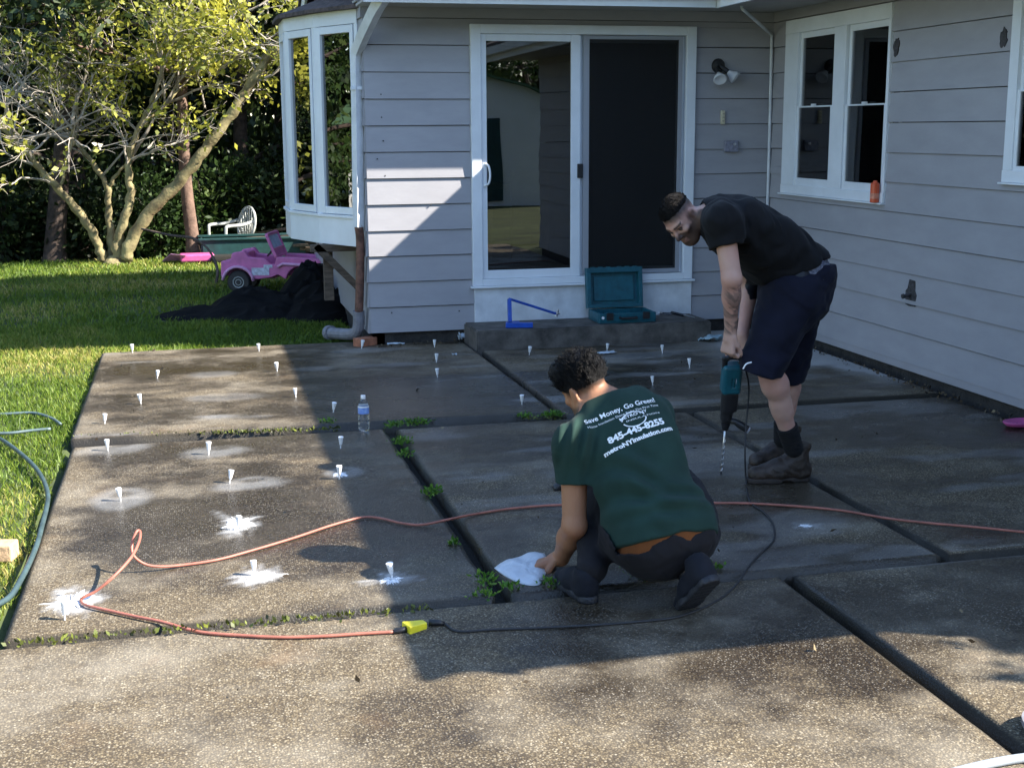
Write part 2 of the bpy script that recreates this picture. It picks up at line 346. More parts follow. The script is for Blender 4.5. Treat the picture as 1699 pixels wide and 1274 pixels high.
colw = mix(colr, wetc, ramp(wetn, [(.25,0.0),(.7,.95)])); colw = mix(colw, mix(chipc, (.30,.28,.25), ramp(wetn, [(.3,0.0),(.8,.6)])), math_('MULTIPLY', chip, .7))
grain = ramp(noi(240,2), [(.35,.55),(.65,1.0)])
dcol = mix(mix((.36,.365,.37), (.26,.255,.245), noi(30)), (.70,.70,.70), ramp(ad.outputs['Fac'], [(.6,0.0),(.95,1.0)]))
colf = mix(colw, dcol, math_('MULTIPLY', ad.outputs['Fac'], grain, True)); colf = mix(colf, (.022,.019,.014), math_('MULTIPLY', math_('MULTIPLY', ad.outputs['Fac'], -1.0), .92, True))
l.new(colf, b.inputs['Base Color'])
l.new(ramp(wetn, [(.3,.85),(.62,.40),(.95,.24)]), b.inputs['Roughness']); b.inputs['Specular IOR Level'].default_value = .42
bp = n.new('ShaderNodeBump'); bp.inputs['Strength'].default_value = .55; bp.inputs['Distance'].default_value = .0028
hh = math_('ADD', math_('MULTIPLY', v1.outputs['Distance'], -1.0), math_('MULTIPLY', noi(35,4), .8)); l.new(hh, bp.inputs['Height']); l.new(bp.outputs[0], b.inputs['Normal'])

def slab(corners, z, tilt=0.0, res=.022):
    """one cast slab with slightly uneven rounded edges and its own wet map"""
    (x0,y0),(x1,y1) = corners; nx, ny = int((x1-x0)/res), int((y1-y0)/res)
    u = np.linspace(x0,x1,nx); v = np.linspace(y0,y1,ny); X, Y = np.meshgrid(u, v, indexing='ij')
    e = np.minimum(np.minimum(X-x0, x1-X), np.minimum(Y-y0, y1-Y))
    Z = z+.004*(fbm(X*1.3, Y*1.3, 3, 17)-.5)-.008*np.clip(1-e/.014, 0, 1)**2+tilt*(X-x0)
    wob = .012*(fbm(X*4, Y*4, 3, 23)-.5); edge = (e < 1e-6)
    X2 = X+np.where(edge, wob, 0); Y2 = Y+np.where(edge, wob*.8, 0)
    top = np.stack([X2,Y2,Z],-1).reshape(-1,3); idx = np.arange(nx*ny).reshape(nx,ny)
    f = np.stack([idx[:-1,:-1], idx[1:,:-1], idx[1:,1:], idx[:-1,1:]], -1).reshape(-1,4)
    rim = np.concatenate([idx[:,0], idx[-1,1:], idx[-2::-1,-1], idx[0,-2:0:-1]]); k = len(rim); bot = top[rim].copy(); bot[:,2] = z-.11
    j = np.arange(k); f2 = np.stack([len(top)+j, len(top)+(j+1)%k, rim[(j+1)%k], rim[j]], -1)
    vv = np.concatenate([top, bot]); wt = wetness(vv[:,0], vv[:,1]); wt[len(top):] = .9
    du = dusty(vv[:,0], vv[:,1]); du[len(top):] = -1; du[:len(top)][edge.ravel()] = -1
    o = link('patio_slab', npmesh('patio_slab', vv, np.concatenate([f,f2]), {'wet': wt, 'dust': du}), M['patio'], smooth=True); return tag(o, kind='structure')
J = .032
slab([(-.85,-2.895),(2.105,.24)], .004); slab([(2.16,-3.0),(4.80,.0)], .0)
slab([(-.83,-6.02),(.99,-3.025)], -.014); slab([(1.055,-6.035),(2.935,-3.06)], -.012); slab([(2.985,-6.02),(4.80,-3.06)], -.015)
slab([(-.86,-9.6),(2.17,-6.07)], -.024); slab([(2.232,-9.6),(4.80,-6.07)], -.026)
so_ = MB().box((-.84,-9.7,-.3),(4.88,.22,-.085)); tag(so_.build('joint_soil', M['soil']), kind='structure')

# ------------------------------------------------------------------ the house
H = empty('house', (1.32,0,0), 'one-storey house with lavender-grey lap siding, sliding patio door and bow window', 'house')
EAVE, XL, XW, YB, YW = 2.78, 1.32, 4.88, 4.7, -7.9
def spans(u0, u1, za, zb, holes):
    cuts = sorted((a, b) for a, b, c, d in holes if c < zb-1e-6 and d > za+1e-6); out = []; p = u0
    for a, b in cuts:
        if a > p+1e-6: out.append((p, a))
        p = max(p, b)
    if p < u1-1e-6: out.append((p, u1))
    return out
def siding(o, d, nrm, length, z0, z1, pitch, holes, seams=(), seed=1):
    """lapped boards: each leans out to a thick bottom lip; boards butt at uneven seams; holes stay open"""
    mb = MB(); rr = random.Random(seed); d3, n3 = V(d[0],d[1],0), V(nrm[0],nrm[1],0); o = V(o[0],o[1],0); z = z0
    while z < z1-.01:
        zt = min(z+pitch, z1); gap = .008 if zt < z1-.001 else 0; zs = sorted({z, zt} | {q for h in holes for q in h[2:4] if z < q < zt-.02})
        lip = .020+rr.uniform(-.002,.002); sm = [s+rr.uniform(-.5,.5) for s in seams]
        for za, zb in zip(zs[:-1], zs[1:]):
            pa = lip+(.005-lip)*(za-z)/pitch; pb = lip+(.005-lip)*(zb-z)/pitch
            for a, c in spans(0, length, za, zb, holes):
                xs_ = [a]+[s for s in sm if a+.1 < s < c-.1]+[c]
                for k, (s, e) in enumerate(zip(xs_[:-1], xs_[1:])):
                    e2 = e-.003 if k < len(xs_)-2 else e; dz = rr.uniform(-.0025,.0025) if za == z else 0; lo = za-(.003 if za == z else 0)+dz; dp = rr.uniform(-.0012,.0012)
                    P = lambda u, q, pr: o+d3*u+n3*(pr+dp if pr > 0 else pr)+V(0,0,q)
                    zb_ = zb-gap if zb == zt else zb; t1, t2 = rr.uniform(-.0022,.0022), rr.uniform(-.0022,.0022); ul = P(s,lo+t1,pa), P(e2,lo+t2,pa), P(e2,zb_,pb), P(s,zb_,pb), P(s,lo,-.03), P(e2,lo,-.03), P(e2,zb_,-.03), P(s,zb_,-.03)
                    mb.add(ul, [(0,1,2,3),(4,7,6,5),(0,4,5,1),(3,2,6,7),(0,3,7,4),(1,5,6,2)])
        z = zt
    return mb
PITCH = .2125; Z0 = .109
DOOR = (2.20, 4.145, .0, 2.615)
siding((XL,0), (1,0), (0,-1), XW-XL, Z0, EAVE-.02, PITCH, [(DOOR[0]-XL+.01, DOOR[1]-XL-.01, 0, 2.605)], seed=3).build('wall', M['siding'], H)
BOW = [(1.31,.24),(1.01,.78),(.805,1.344),(.805,1.944),(1.01,2.51),(1.31,3.05)]
siding((XL,YB), (0,-1), (-1,0), YB, Z0, EAVE-.02, PITCH, [(YB-3.0, YB-.29, .82, 2.74)], seed=4).build('wall', M['siding'], H)
W1 = (-2.02,-.29,1.222,2.645); W2 = (-5.2,-3.465,1.43,2.645)
siding((XW,0), (0,-1), (-1,0), -YW, Z0+.0, EAVE-.02, PITCH, [(-W1[1]+.01,-W1[0]-.01,W1[2]+.01,W1[3]-.01),(-W2[1]+.01,-W2[0]-.01,W2[2]+.01,W2[3]-.01)], seed=9).build('wall', M['siding'], H)
siding((XW,YW), (1,0), (0,-1), 6.2, Z0, EAVE-.02, PITCH, [], seed=10).build('wall', M['siding'], H)
# liner boxes behind the openings, far walls: unlit rooms' shade put into their near-black colour
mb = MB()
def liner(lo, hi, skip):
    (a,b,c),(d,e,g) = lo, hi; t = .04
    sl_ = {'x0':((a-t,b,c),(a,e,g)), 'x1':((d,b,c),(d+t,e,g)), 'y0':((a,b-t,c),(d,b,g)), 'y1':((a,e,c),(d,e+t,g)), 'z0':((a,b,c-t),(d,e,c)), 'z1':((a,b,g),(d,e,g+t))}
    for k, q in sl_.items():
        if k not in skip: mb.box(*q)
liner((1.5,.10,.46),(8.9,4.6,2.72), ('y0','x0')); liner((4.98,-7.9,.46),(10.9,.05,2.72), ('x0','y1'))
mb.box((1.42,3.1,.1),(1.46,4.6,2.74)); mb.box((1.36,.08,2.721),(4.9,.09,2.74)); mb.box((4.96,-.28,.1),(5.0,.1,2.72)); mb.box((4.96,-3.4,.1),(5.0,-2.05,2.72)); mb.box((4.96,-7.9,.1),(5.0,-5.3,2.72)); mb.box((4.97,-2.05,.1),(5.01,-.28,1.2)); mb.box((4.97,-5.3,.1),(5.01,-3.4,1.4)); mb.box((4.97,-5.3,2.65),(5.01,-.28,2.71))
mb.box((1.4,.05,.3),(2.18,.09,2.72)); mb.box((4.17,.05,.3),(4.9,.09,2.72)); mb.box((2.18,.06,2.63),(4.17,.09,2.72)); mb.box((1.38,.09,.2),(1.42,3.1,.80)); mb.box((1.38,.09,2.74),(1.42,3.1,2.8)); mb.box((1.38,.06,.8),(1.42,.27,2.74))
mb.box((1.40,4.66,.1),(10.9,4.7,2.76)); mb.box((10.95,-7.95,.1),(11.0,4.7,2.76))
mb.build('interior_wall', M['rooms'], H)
# things one makes out in the dark rooms: table edge, door frames
mb = MB().box((2.5,2.6,1.15),(3.6,3.4,1.2)); [mb.box((x,y,.46),(x+.06,y+.06,1.15)) for x in (2.55,3.5) for y in (2.65,3.3)]
for x in (2.5,3.1): mb.box((x,2.3,.46),(x+.4,2.34,1.35))
mb.build('indoor_table', mat('indoor_wood', (.09,.05,.03), .5, var=.3), H)
mb = MB()
for y in (-.75,-1.6): mb.box((6.2,y-.05,.5),(6.25,y+.05,2.5)); mb.box((5.2,y-.02,1.3),(5.24,y+.02,2.6))
mb.build('indoor_trim', mat('indoor_trim_paint', (.4,.38,.36), .6), H)
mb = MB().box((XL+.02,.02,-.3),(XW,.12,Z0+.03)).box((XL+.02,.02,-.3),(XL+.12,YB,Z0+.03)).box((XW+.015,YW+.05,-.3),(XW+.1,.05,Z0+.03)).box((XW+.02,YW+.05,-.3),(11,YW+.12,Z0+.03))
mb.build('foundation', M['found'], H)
MB().box((XW-.014,YW,.05),(XW-.002,-.02,.1065)).build('skirt_board', M['siding'], H, bev=.002)
# eaves: soffits, fascias, gutters, roofs
OV = .74
mb = MB().box((XL-.05,-.6,2.735),(XW-OV-.03,.0,2.755)).box((XW-OV-.03,YW-.3,2.738),(XW-.0,YB+.4,2.758)).box((XL-.05,.0,2.775),(XL+.0,YB+.5,2.795)).box((XL-.05,YB,2.735),(XW,YB+.5,2.752)).box((XW,YW-.3,2.738),(11,YW,2.756))
mb.build('soffit', M['soffit'], H)
mb = MB().box((XL-.07,-.625,2.715),(XW-OV-.06,-.6,2.90)).box((XW-OV-.055,YW-.32,2.712),(XW-OV-.03,-.6,2.90)).box((XL-.07,YB+.5,2.73),(XW,YB+.525,2.9))
S = .42; RY = (YB-.1)/2
mb.add([(XL-.075,-.62,2.72),(XL-.075,-.62,2.92),(XL-.075,RY,2.92+S*(RY+.62)),(XL-.075,RY,2.72+S*(RY+.62)),(XL-.05,-.62,2.72),(XL-.05,-.62,2.92),(XL-.05,RY,2.92+S*(RY+.62)),(XL-.05,RY,2.72+S*(RY+.62))], [(0,1,2,3),(7,6,5,4),(0,3,7,4),(1,5,6,2)])
mb.add([(XL-.075,YB+.52,2.72),(XL-.075,YB+.52,2.92),(XL-.075,RY,2.92+S*(RY+.62)),(XL-.075,RY,2.72+S*(RY+.62)),(XL-.05,YB+.52,2.72),(XL-.05,YB+.52,2.92),(XL-.05,RY,2.92+S*(RY+.62)),(XL-.05,RY,2.72+S*(RY+.62))], [(3,2,1,0),(4,5,6,7),(4,7,3,0),(2,6,5,1)])
mb.build('fascia', M['white'], H)
mb = MB()
mb.prism([(0,0),(.1,0),(.115,.1),(.105,.1),(.09,.012),(.01,.012),(.01,.1),(0,.1)], (XL-.06,-.625,2.79), (0,-1,0), (0,0,1), -(XW-OV-.07-XL+.06))
mb.prism([(0,0),(.1,0),(.115,.1),(.105,.1),(.09,.012),(.01,.012),(.01,.1),(0,.1)], (XW-OV-.055,-.8,2.79), (-1,0,0), (0,0,1), -(YW-.3+.8)*-1)
mb.build('gutter', M['white'], H)
mb = MB(); zr = 2.93+S*(RY+.66)
mb.add([(XL-.10,-.72,2.90),(11.2,-.72,2.90),(11.2,RY,zr),(XL-.10,RY,zr),(XL-.10,YB+.62,2.90),(11.2,YB+.62,2.90)]+[(XL-.10,-.72,2.94),(11.2,-.72,2.94),(11.2,RY,zr+.04),(XL-.10,RY,zr+.04),(XL-.10,YB+.62,2.94),(11.2,YB+.62,2.94)],
       [(3,2,1,0),(5,2,3,4),(6,7,8,9),(9,8,11,10),(0,1,7,6),(4,10,11,5),(0,6,9,3),(3,9,10,4),(1,2,8,7),(2,5,11,8)])
XR = 7.9; zw = 2.915+S*(XR-XW+OV+.1)
mb.add([(XW-OV-.13,YW-.4,2.90),(XR,YW-.4,zw),(XR,2.4,zw),(XW-OV-.13,2.4,2.9),(11.3,YW-.4,2.9),(11.3,2.4,2.9)]+[(XW-OV-.13,YW-.4,2.94),(XR,YW-.4,zw+.04),(XR,2.4,zw+.04),(XW-OV-.13,2.4,2.94),(11.3,YW-.4,2.94),(11.3,2.4,2.94)],
       [(0,1,2,3),(1,4,5,2),(9,8,7,6),(8,11,10,7),(0,6,7,1),(1,7,10,4),(0,3,9,6),(4,10,11,5)])
mb.add([(XW,YW,2.76),(11,YW,2.76),(XR,YW,zw-.1),(XW,YW+.05,2.76),(11,YW+.05,2.76),(XR,YW+.05,zw-.1)], [(0,1,2),(5,4,3)])
mb.add([(XL,.05,2.76),(XL,YB-.05,2.76),(XL,RY,zr-.2),(XL+.05,.05,2.76),(XL+.05,YB-.05,2.76),(XL+.05,RY,zr-.2)], [(2,1,0),(3,4,5)])
mb.build('roof', M['shingle'], H)
# frieze strip and inside corner board
MB().box((XL,-.024,2.655),(XW-.02,-.0,2.735)).build('frieze_board', M['siding'], H)

# sliding door: outer trim, two panels, screen, kick board
D = MB().box((2.19,-.05,.475),(2.275,.04,2.61)).box((4.065,-.05,.475),(4.15,.04,2.61)).box((2.275,-.05,2.535),(4.065,.04,2.61)).box((2.275,-.055,.475),(4.065,.04,.53)).build('sliding_door', M['white'], H, bev=.004)
MB().box((2.17,-.07,.455),(4.17,-.02,.473)).build('door_sill', M['white'], D, bev=.003)
MB().box((2.205,-.03,.155),(4.155,.03,.453)).build('kick_board', M['oldwhite'], D, bev=.003)
def frame(x0, x1, z0, z1, y0, y1, l_, r_, b_, t_):
    return MB().box((x0,y0,z0),(x0+l_,y1,z1)).box((x1-r_,y0,z0),(x1,y1,z1)).box((x0+l_,y0+.001,z0),(x1-r_,y1-.001,z0+b_)).box((x0+l_,y0+.001,z1-t_),(x1-r_,y1-.001,z1))
frame(2.277,3.128,.532,2.533,-.035,-.005,.045,.082,.07,.055).build('door_panel', M['white'], D, bev=.003)
MB().box((2.32,-.022,.60),(3.048,-.016,2.48)).build('door_pane', M['glass'], D)
frame(3.13,4.063,.532,2.533,.0,.03,.06,.07,.06,.06).build('door_panel', M['white'], D, bev=.003)
MB().box((3.188,.012,.59),(3.995,.018,2.475)).build('door_pane', M['glass'], D)
gs = mat('screen_frame_gray', (.30,.31,.34), .5)
frame(3.155,4.035,.536,2.530,-.03,-.012,.052,.036,.035,.03).build('screen_frame', gs, D, bev=.002)
sm_ = bpy.data.materials.new('screen_mesh'); sm_.use_nodes = True; n, l, b = N(sm_); b.inputs['Base Color'].default_value = (.005,.005,.0055,1); b.inputs['Roughness'].default_value = .8
tr = n.new('ShaderNodeBsdfTransparent'); mx = n.new('ShaderNodeMixShader'); mx.inputs[0].default_value = .62
l.new(tr.outputs[0], mx.inputs[1]); l.new(b.outputs[0], mx.inputs[2]); l.new(mx.outputs[0], n['Material Output'].inputs[0])
MB().box((3.207,-.021,.571),(3.999,-.019,2.50)).build('insect_screen', sm_, D)
mb = MB().tube(smooth_path([(2.30,-.037,1.49),(2.325,-.075,1.47),(2.335,-.085,1.40),(2.325,-.075,1.33),(2.30,-.037,1.31)],5), .009, 8)
mb.box((2.288,-.045,1.30),(2.312,-.0345,1.50)); mb.build('door_handle', M['white'], D, smooth=False)
MB().box((3.1,-.05,1.36),(3.15,-.036,1.48)).build('door_latch', M['black'], D, bev=.006)

# double-hung windows on the wing (frame, sashes, panes)
def dh_window(w, ys, zr_, zt, zb):
    y0, y1, z0, z1 = w; mb = MB().box((XW-.035,y0,z0+.001),(XW+.02,y1,z0+.075)).box((XW-.032,y0,z1-.110),(XW+.02,y1,z1-.001))
    mb.box((XW-.03,y0,z0+.075),(XW+.02,ys[-1][0]-.03,z1-.110)).box((XW-.03,ys[0][1]+.03,z0+.075),(XW+.02,y1,z1-.110))
    if len(ys) > 1: mb.box((XW-.03,ys[1][1]+.045,z0+.075),(XW+.02,ys[0][0]-.045,z1-.110))
    mb.box((XW-.055,y0-.01,z0-.012),(XW-.0,y1+.01,z0+.0))
    Wn = mb.build('window', M['white'], H, bev=.003)
    for a, c in ys:
        for (za, zc, dx) in ((zb, zr_+.012, -.004), (zr_-.012, zt, .014)):
            s = MB(); a2, c2 = a-.04, c+.04; za2, zc2 = za-.05 if za == zb else za-.0, zc if zc != zt else zc+.04
            s.box((XW-.016+dx,a2,za2),(XW+.004+dx,a,zc2)).box((XW-.016+dx,c,za2),(XW+.004+dx,c2,zc2)).box((XW-.015+dx,a,za2),(XW+.003+dx,c,za+.012)).box((XW-.015+dx,a,zc-.012),(XW+.003+dx,c,zc2))
            s.build('sash', M['white'], Wn, bev=.002)
            MB().box((XW-.008+dx,a-.003,za),(XW-.004+dx,c+.003,zc)).build('window_pane', M['wglass'], Wn)
        MB().box((XW-.035,(a+c)/2-.03,zr_+.012),(XW-.018,(a+c)/2+.03,zr_+.027)).build('sash_lock', M['white'], Wn)
    return Wn
dh_window(W1, [(-1.12,-.565),(-1.955,-1.40)], 1.93, 2.50, 1.345)
dh_window(W2, [(-4.28,-3.585),(-5.09,-4.40)], 1.98, 2.50, 1.52)
mb = MB().box((5.03,-5.3,1.3),(5.04,-3.3,2.7)); mb.build('window_blind', mat('pale_blind', (.5,.52,.55), .8, var=.1, vscale=40), H)

# bow window on the left wall
def wall_strip(mb, poly, off, z0, z1, th):
    P = [V(*p) for p in poly]; nr = []
    for a, c in zip(P[:-1], P[1:]): t = unit(c-a); nr.append(V(-t[1], t[0]))
    vn = [nr[0]]+[unit(a+c)/max(.6, np.dot(unit(a+c), a)) for a, c in zip(nr[:-1], nr[1:])]+[nr[-1]]
    o = [p+q*off for p, q in zip(P, vn)]; i = [p+q*(off-th) for p, q in zip(P, vn)]
    for k in range(len(P)-1):
        mb.add([(*o[k],z0),(*o[k+1],z0),(*i[k+1],z0),(*i[k],z0),(*o[k],z1),(*o[k+1],z1),(*i[k+1],z1),(*i[k],z1)], [(0,1,2,3),(7,6,5,4),(4,5,1,0),(6,7,3,2),(5,6,2,1),(7,4,0,3)])
    return o
mb = MB(); wall_strip(mb, BOW, .012, .80, 1.035, .05); wall_strip(mb, BOW, .03, 1.035, 1.06, .08)
fl_ = [V(*p) for p in BOW]; mb.add([(*p,.803) for p in fl_]+[(*p,.86) for p in fl_], [tuple(range(5,-1,-1)), tuple(range(6,12))])
BW = mb.build('bow_window', M['white'], H, bev=.003); mb = MB(); wall_strip(mb, BOW, .012, 2.625, 2.74, .06); mb.build('head_board', M['white'], BW, bev=.003)
for a, c in zip(BOW[:-1], BOW[1:]):
    a, c = V(*a,0), V(*c,0); t = unit(c-a); nr = V(-t[1], t[0], 0); Lx = np.linalg.norm(c-a); P = lambda u, q, z: a+t*u+nr*q+V(0,0,z)
    mb = MB(); f_ = lambda u0, u1, z0, z1, q0, q1: mb.obox(P((u0+u1)/2,(q0+q1)/2,(z0+z1)/2), t, nr, (0,0,1), u1-u0, q1-q0, z1-z0)
    f_(.0,.045,1.06,2.625,-.05,.008); f_(Lx-.045,Lx,1.06,2.625,-.05,.008)
    f_(.052,.097,1.065,2.62,-.04,.016); f_(Lx-.097,Lx-.052,1.065,2.62,-.04,.016); f_(.097,Lx-.097,1.065,1.125,-.039,.015); f_(.097,Lx-.097,2.56,2.62,-.039,.015)
    mb.build('sash', M['white'], BW, bev=.003)
    mb = MB(); f_(.09,Lx-.09,1.12,2.565,-.012,-.008); mb.build('window_pane', M['bglass'], BW)
mb = MB(); o1 = [V(*p) for p in BOW]; cx_ = V(1.32,1.65)
ro = [cx_+(p-cx_)*1.13 for p in o1]; ri = [V(1.318, .35+.52*i) for i in range(6)]
ro[0][0] = ro[-1][0] = 1.318
mb.add([(*p,2.735) for p in ro]+[(*p,2.765) for p in ro]+[(*p,2.99) for p in ri]+[(*p,2.74) for p in ri], [(i,i+1,7+i,6+i) for i in range(5)]+[(6+i,7+i,13+i,12+i) for i in range(5)]+[(i+1,i,18+i,19+i) for i in range(5)])
mb.build('bow_roof', M['shingle'], BW)
for y in (.66,2.4): MB().bar((1.30,y,.42),(.95,y,.79),.06,.06).box((.9,y-.03,.735),(1.3,y+.03,.797)).build('bracket', M['lumber'], BW)
MB().box((1.02,.72,.30),(1.10,.80,.80)).build('post', M['lumber'], BW)
MB().box((1.30,.31,.83),(1.318,.35,1.10)).build('trim_strip', M['white'], H)

# rainwater pipe at the corner, drain elbow
T = empty('downspout', (1.25,.1,.0), 'white downspout turning rusty brown below the bow window corner', 'downspout')
pp_ = smooth_path([(1.42,-.58,2.83),(1.415,-.58,2.77),(1.36,-.42,2.66),(1.285,-.02,2.43),(1.272,.06,2.33),(1.268,.06,2.1),(1.258,.06,1.5),(1.25,.06,.985)],5); mb = MB().tube(pp_, [.064-.016*min(1,i/22) for i in range(len(pp_))], 4, True)
mb.v = [(x,y,z) for x,y,z in mb.v]; o = mb.build('pipe', M['oldwhite'], T, bev=.008)
for z in (2.09,): MB().box((1.22,.02,z),(1.325,.1,z+.025)).build('strap', M['white'], T)
MB().tube(smooth_path([(1.25,.06,1.0),(1.262,.07,.88),(1.255,.08,.6),(1.24,.1,.30),(1.235,.11,.24)],4), .036, 8).build('rusty_pipe', M['rust'], T, smooth=True)
mb = MB().tube(smooth_path([(1.237,.11,.28),(1.235,.13,.15),(1.2,.2,.075),(1.08,.45,.045),(1.03,.55,.04)],4), .05, 12)
mb.lathe([(.052,0),(.064,0),(.064,.05),(.052,.05)], (1.045,.52,.042), 14, unit((-.4,.85,-.05))); mb.build('drain_elbow', M['grayplastic'], T, smooth=False)
T = MB(); pb = V(1.30,-.03,.035); T.obox(pb+(-.02,.05,.0), (.8,.5,0), (-.5,.8,0), (0,0,1), .2,.1,.07); tag(T.build('brick', M['brick'], bev=.006), 'orange brick lying at the foot of the brown downspout', 'brick')

for px, py in ((632,157),(633,195),(636,234),(639,292),(626,264),(650,519),(715,340),(762,516),(1005,1)):
    q = at(px, py, -.018); MB().lathe([(.0,.005),(.0055,.005),(.006,.0),(.006,-.004)], q, 8, (0,-1,0), cap=False).build('nail', M['darkpatch'], H)
# thin white refrigerant pipe in the inner corner
mb = MB().tube(smooth_path([(4.33,-.55,2.76),(4.34,-.54,2.72),(4.40,-.5,2.69),(4.80,-.07,2.565),(4.838,-.04,2.54),(4.842,-.035,2.48),(4.846,-.035,2.1),(4.85,-.035,1.6),(4.85,-.035,.12)],5), .0135, 8)
tag(mb.build('corner_pipe', M['oldwhite'], smooth=True), 'thin white pipe running down the inner corner of the house walls', 'pipe')

# flood light with two lamps on the back wall
T = empty('security_light', (4.36,-.02,2.29), 'black outdoor light with two white lamps beside the sliding door', 'wall light')
MB().lathe([(.055,0),(.062,.012),(.05,.035),(.02,.042)], (4.36,-.012,2.29), 20, (0,-1,0)).build('base_plate', M['black'], T, smooth=False)
for d_, s_ in (((-.12,-.62,-.55),(4.345,-.05,2.265)), ((.58,-.35,-.5),(4.385,-.05,2.275))):
    d_ = unit(d_); lm = MB().tube([V(*s_)-d_*.02, V(*s_)+d_*.065], .021, 12).build('lamp_holder', M['black'], T, smooth=False)
    MB().lathe([(.018,.06),(.024,.075),(.03,.09),(.052,.125),(.057,.145),(.052,.15),(.042,.146),(.02,.135),(.005,.133)], s_, 24, d_).build('lamp_bulb', mat('lamp_glass', (.62,.63,.66), .25, var=.05), T, smooth=True)
T = MB().box((4.395,-.04,1.80),(4.428,-.012,1.915)); o = T.build('door_bell', M['cream'], bev=.004); tag(o, 'small cream vertical box on the wall under the outdoor light', 'bell box')
for k in range(3): MB().box((4.403,-.044,1.822+.03*k),(4.420,-.0395,1.834+.03*k)).build('button', mat('tan_button', (.4,.36,.27), .5), o)
T = MB().box((4.43,-.055,1.565),(4.555,-.012,1.66)); o = T.build('outlet_box', mat('painted_outlet_cover', (.2,.2,.25), .5, var=.3, vscale=40), bev=.006); tag(o, 'grey covered outlet box low on the wall under the cream box', 'outlet')
MB().lathe([(.001,.0),(.012,.0),(.012,.012),(.001,.014)], (4.515,-.054,1.63), 12, (0,-1,0)).build('latch', M['steel'], o)
# hose bib hole and bare patches on the wing siding
T = MB(); T.prism([(-.07,-.075),(-.02,-.085),(.06,-.08),(.075,.0),(.05,.03),(.04,.10),(-.03,.105),(-.05,.04),(-.075,.02)], (XW-.017,-2.452,.60), (0,-1,0), (0,0,1), -.006)
T.lathe([(.012,0),(.012,.05),(.018,.05),(.018,.065),(.01,.07)], (XW-.02,-2.45,.60), 12, (-1,0,-.2)); o = T.build('hose_bib', M['darkpatch']); tag(o, 'dark hose bib stub in a ragged hole low on the wing siding', 'hose bib')
def ragged(name, y, z, ry, rz, lab, seed):
    r_ = random.Random(seed); poly = [(ry*(.55+.45*r_.random())*math.cos(a), rz*(.55+.45*r_.random())*math.sin(a)) for a in np.linspace(0, 2*math.pi, 22, endpoint=False)]
    o = MB().prism(poly, (XW-.0215,y,z), (0,-1,0), (.055,0,1), -.012).build(name, M['darkpatch']); tag(o, lab, 'bare patch')
ragged('bare_patch', -2.085, 2.335, .045, .075, 'dark bare patch of missing paint beside the double window', 5); ragged('bare_patch', -3.37, 2.31, .05, .075, 'dark torn patch on the siding by the window at right edge', 8)
T = MB().lathe([(.026,0),(.033,.004),(.033,.135),(.029,.143),(.016,.148),(.014,.160),(.0,.162)], (XW-.062,-1.955,1.223), 20); o = T.build('spray_can', M['canm'], smooth=False); tag(o, 'small orange-red can standing on the corner of the window sill', 'can')
MB().lathe([(.0335,.03),(.0335,.07)], (XW-.062,-1.955,1.223), 20, cap=False).build('can_label', mat('can_label_paint', (.6,.22,.14), .4, var=.3, vscale=50), o)

# ------------------------------------------------------------------ concrete step
def rough_block(lo, hi, res, amp, seed):
    bm = bmesh.new(); bmesh.ops.create_cube(bm, size=1)
    for v in bm.verts: v.co = [lo[i]+(v.co[i]+.5)*(hi[i]-lo[i]) for i in range(3)]
    bmesh.ops.bevel(bm, geom=[e for e in bm.edges], offset=.012, segments=2, affect='EDGES')
    for _ in range(1): bmesh.ops.subdivide_edges(bm, edges=[e for e in bm.edges if e.calc_length() > .2], cuts=12, use_grid_fill=True)
    for v in bm.verts:
        f = fbm(np.array([v.co.x*6+seed, v.co.x*19]), np.array([v.co.y*6+v.co.z*9, v.co.z*23+v.co.y*17]), 3, seed); v.co += Vector((0, (f[0]-.5)*amp*2, (f[1]-.5)*amp))
    me = bpy.data.meshes.new('b'); bm.to_mesh(me); bm.free(); return me
tag(link('door_step', rough_block((2.115,-.52,-.1),(4.15,.02,.165), .05, .0022, 4), M['step'], smooth=False), 'low worn concrete step under the sliding patio door', 'step')

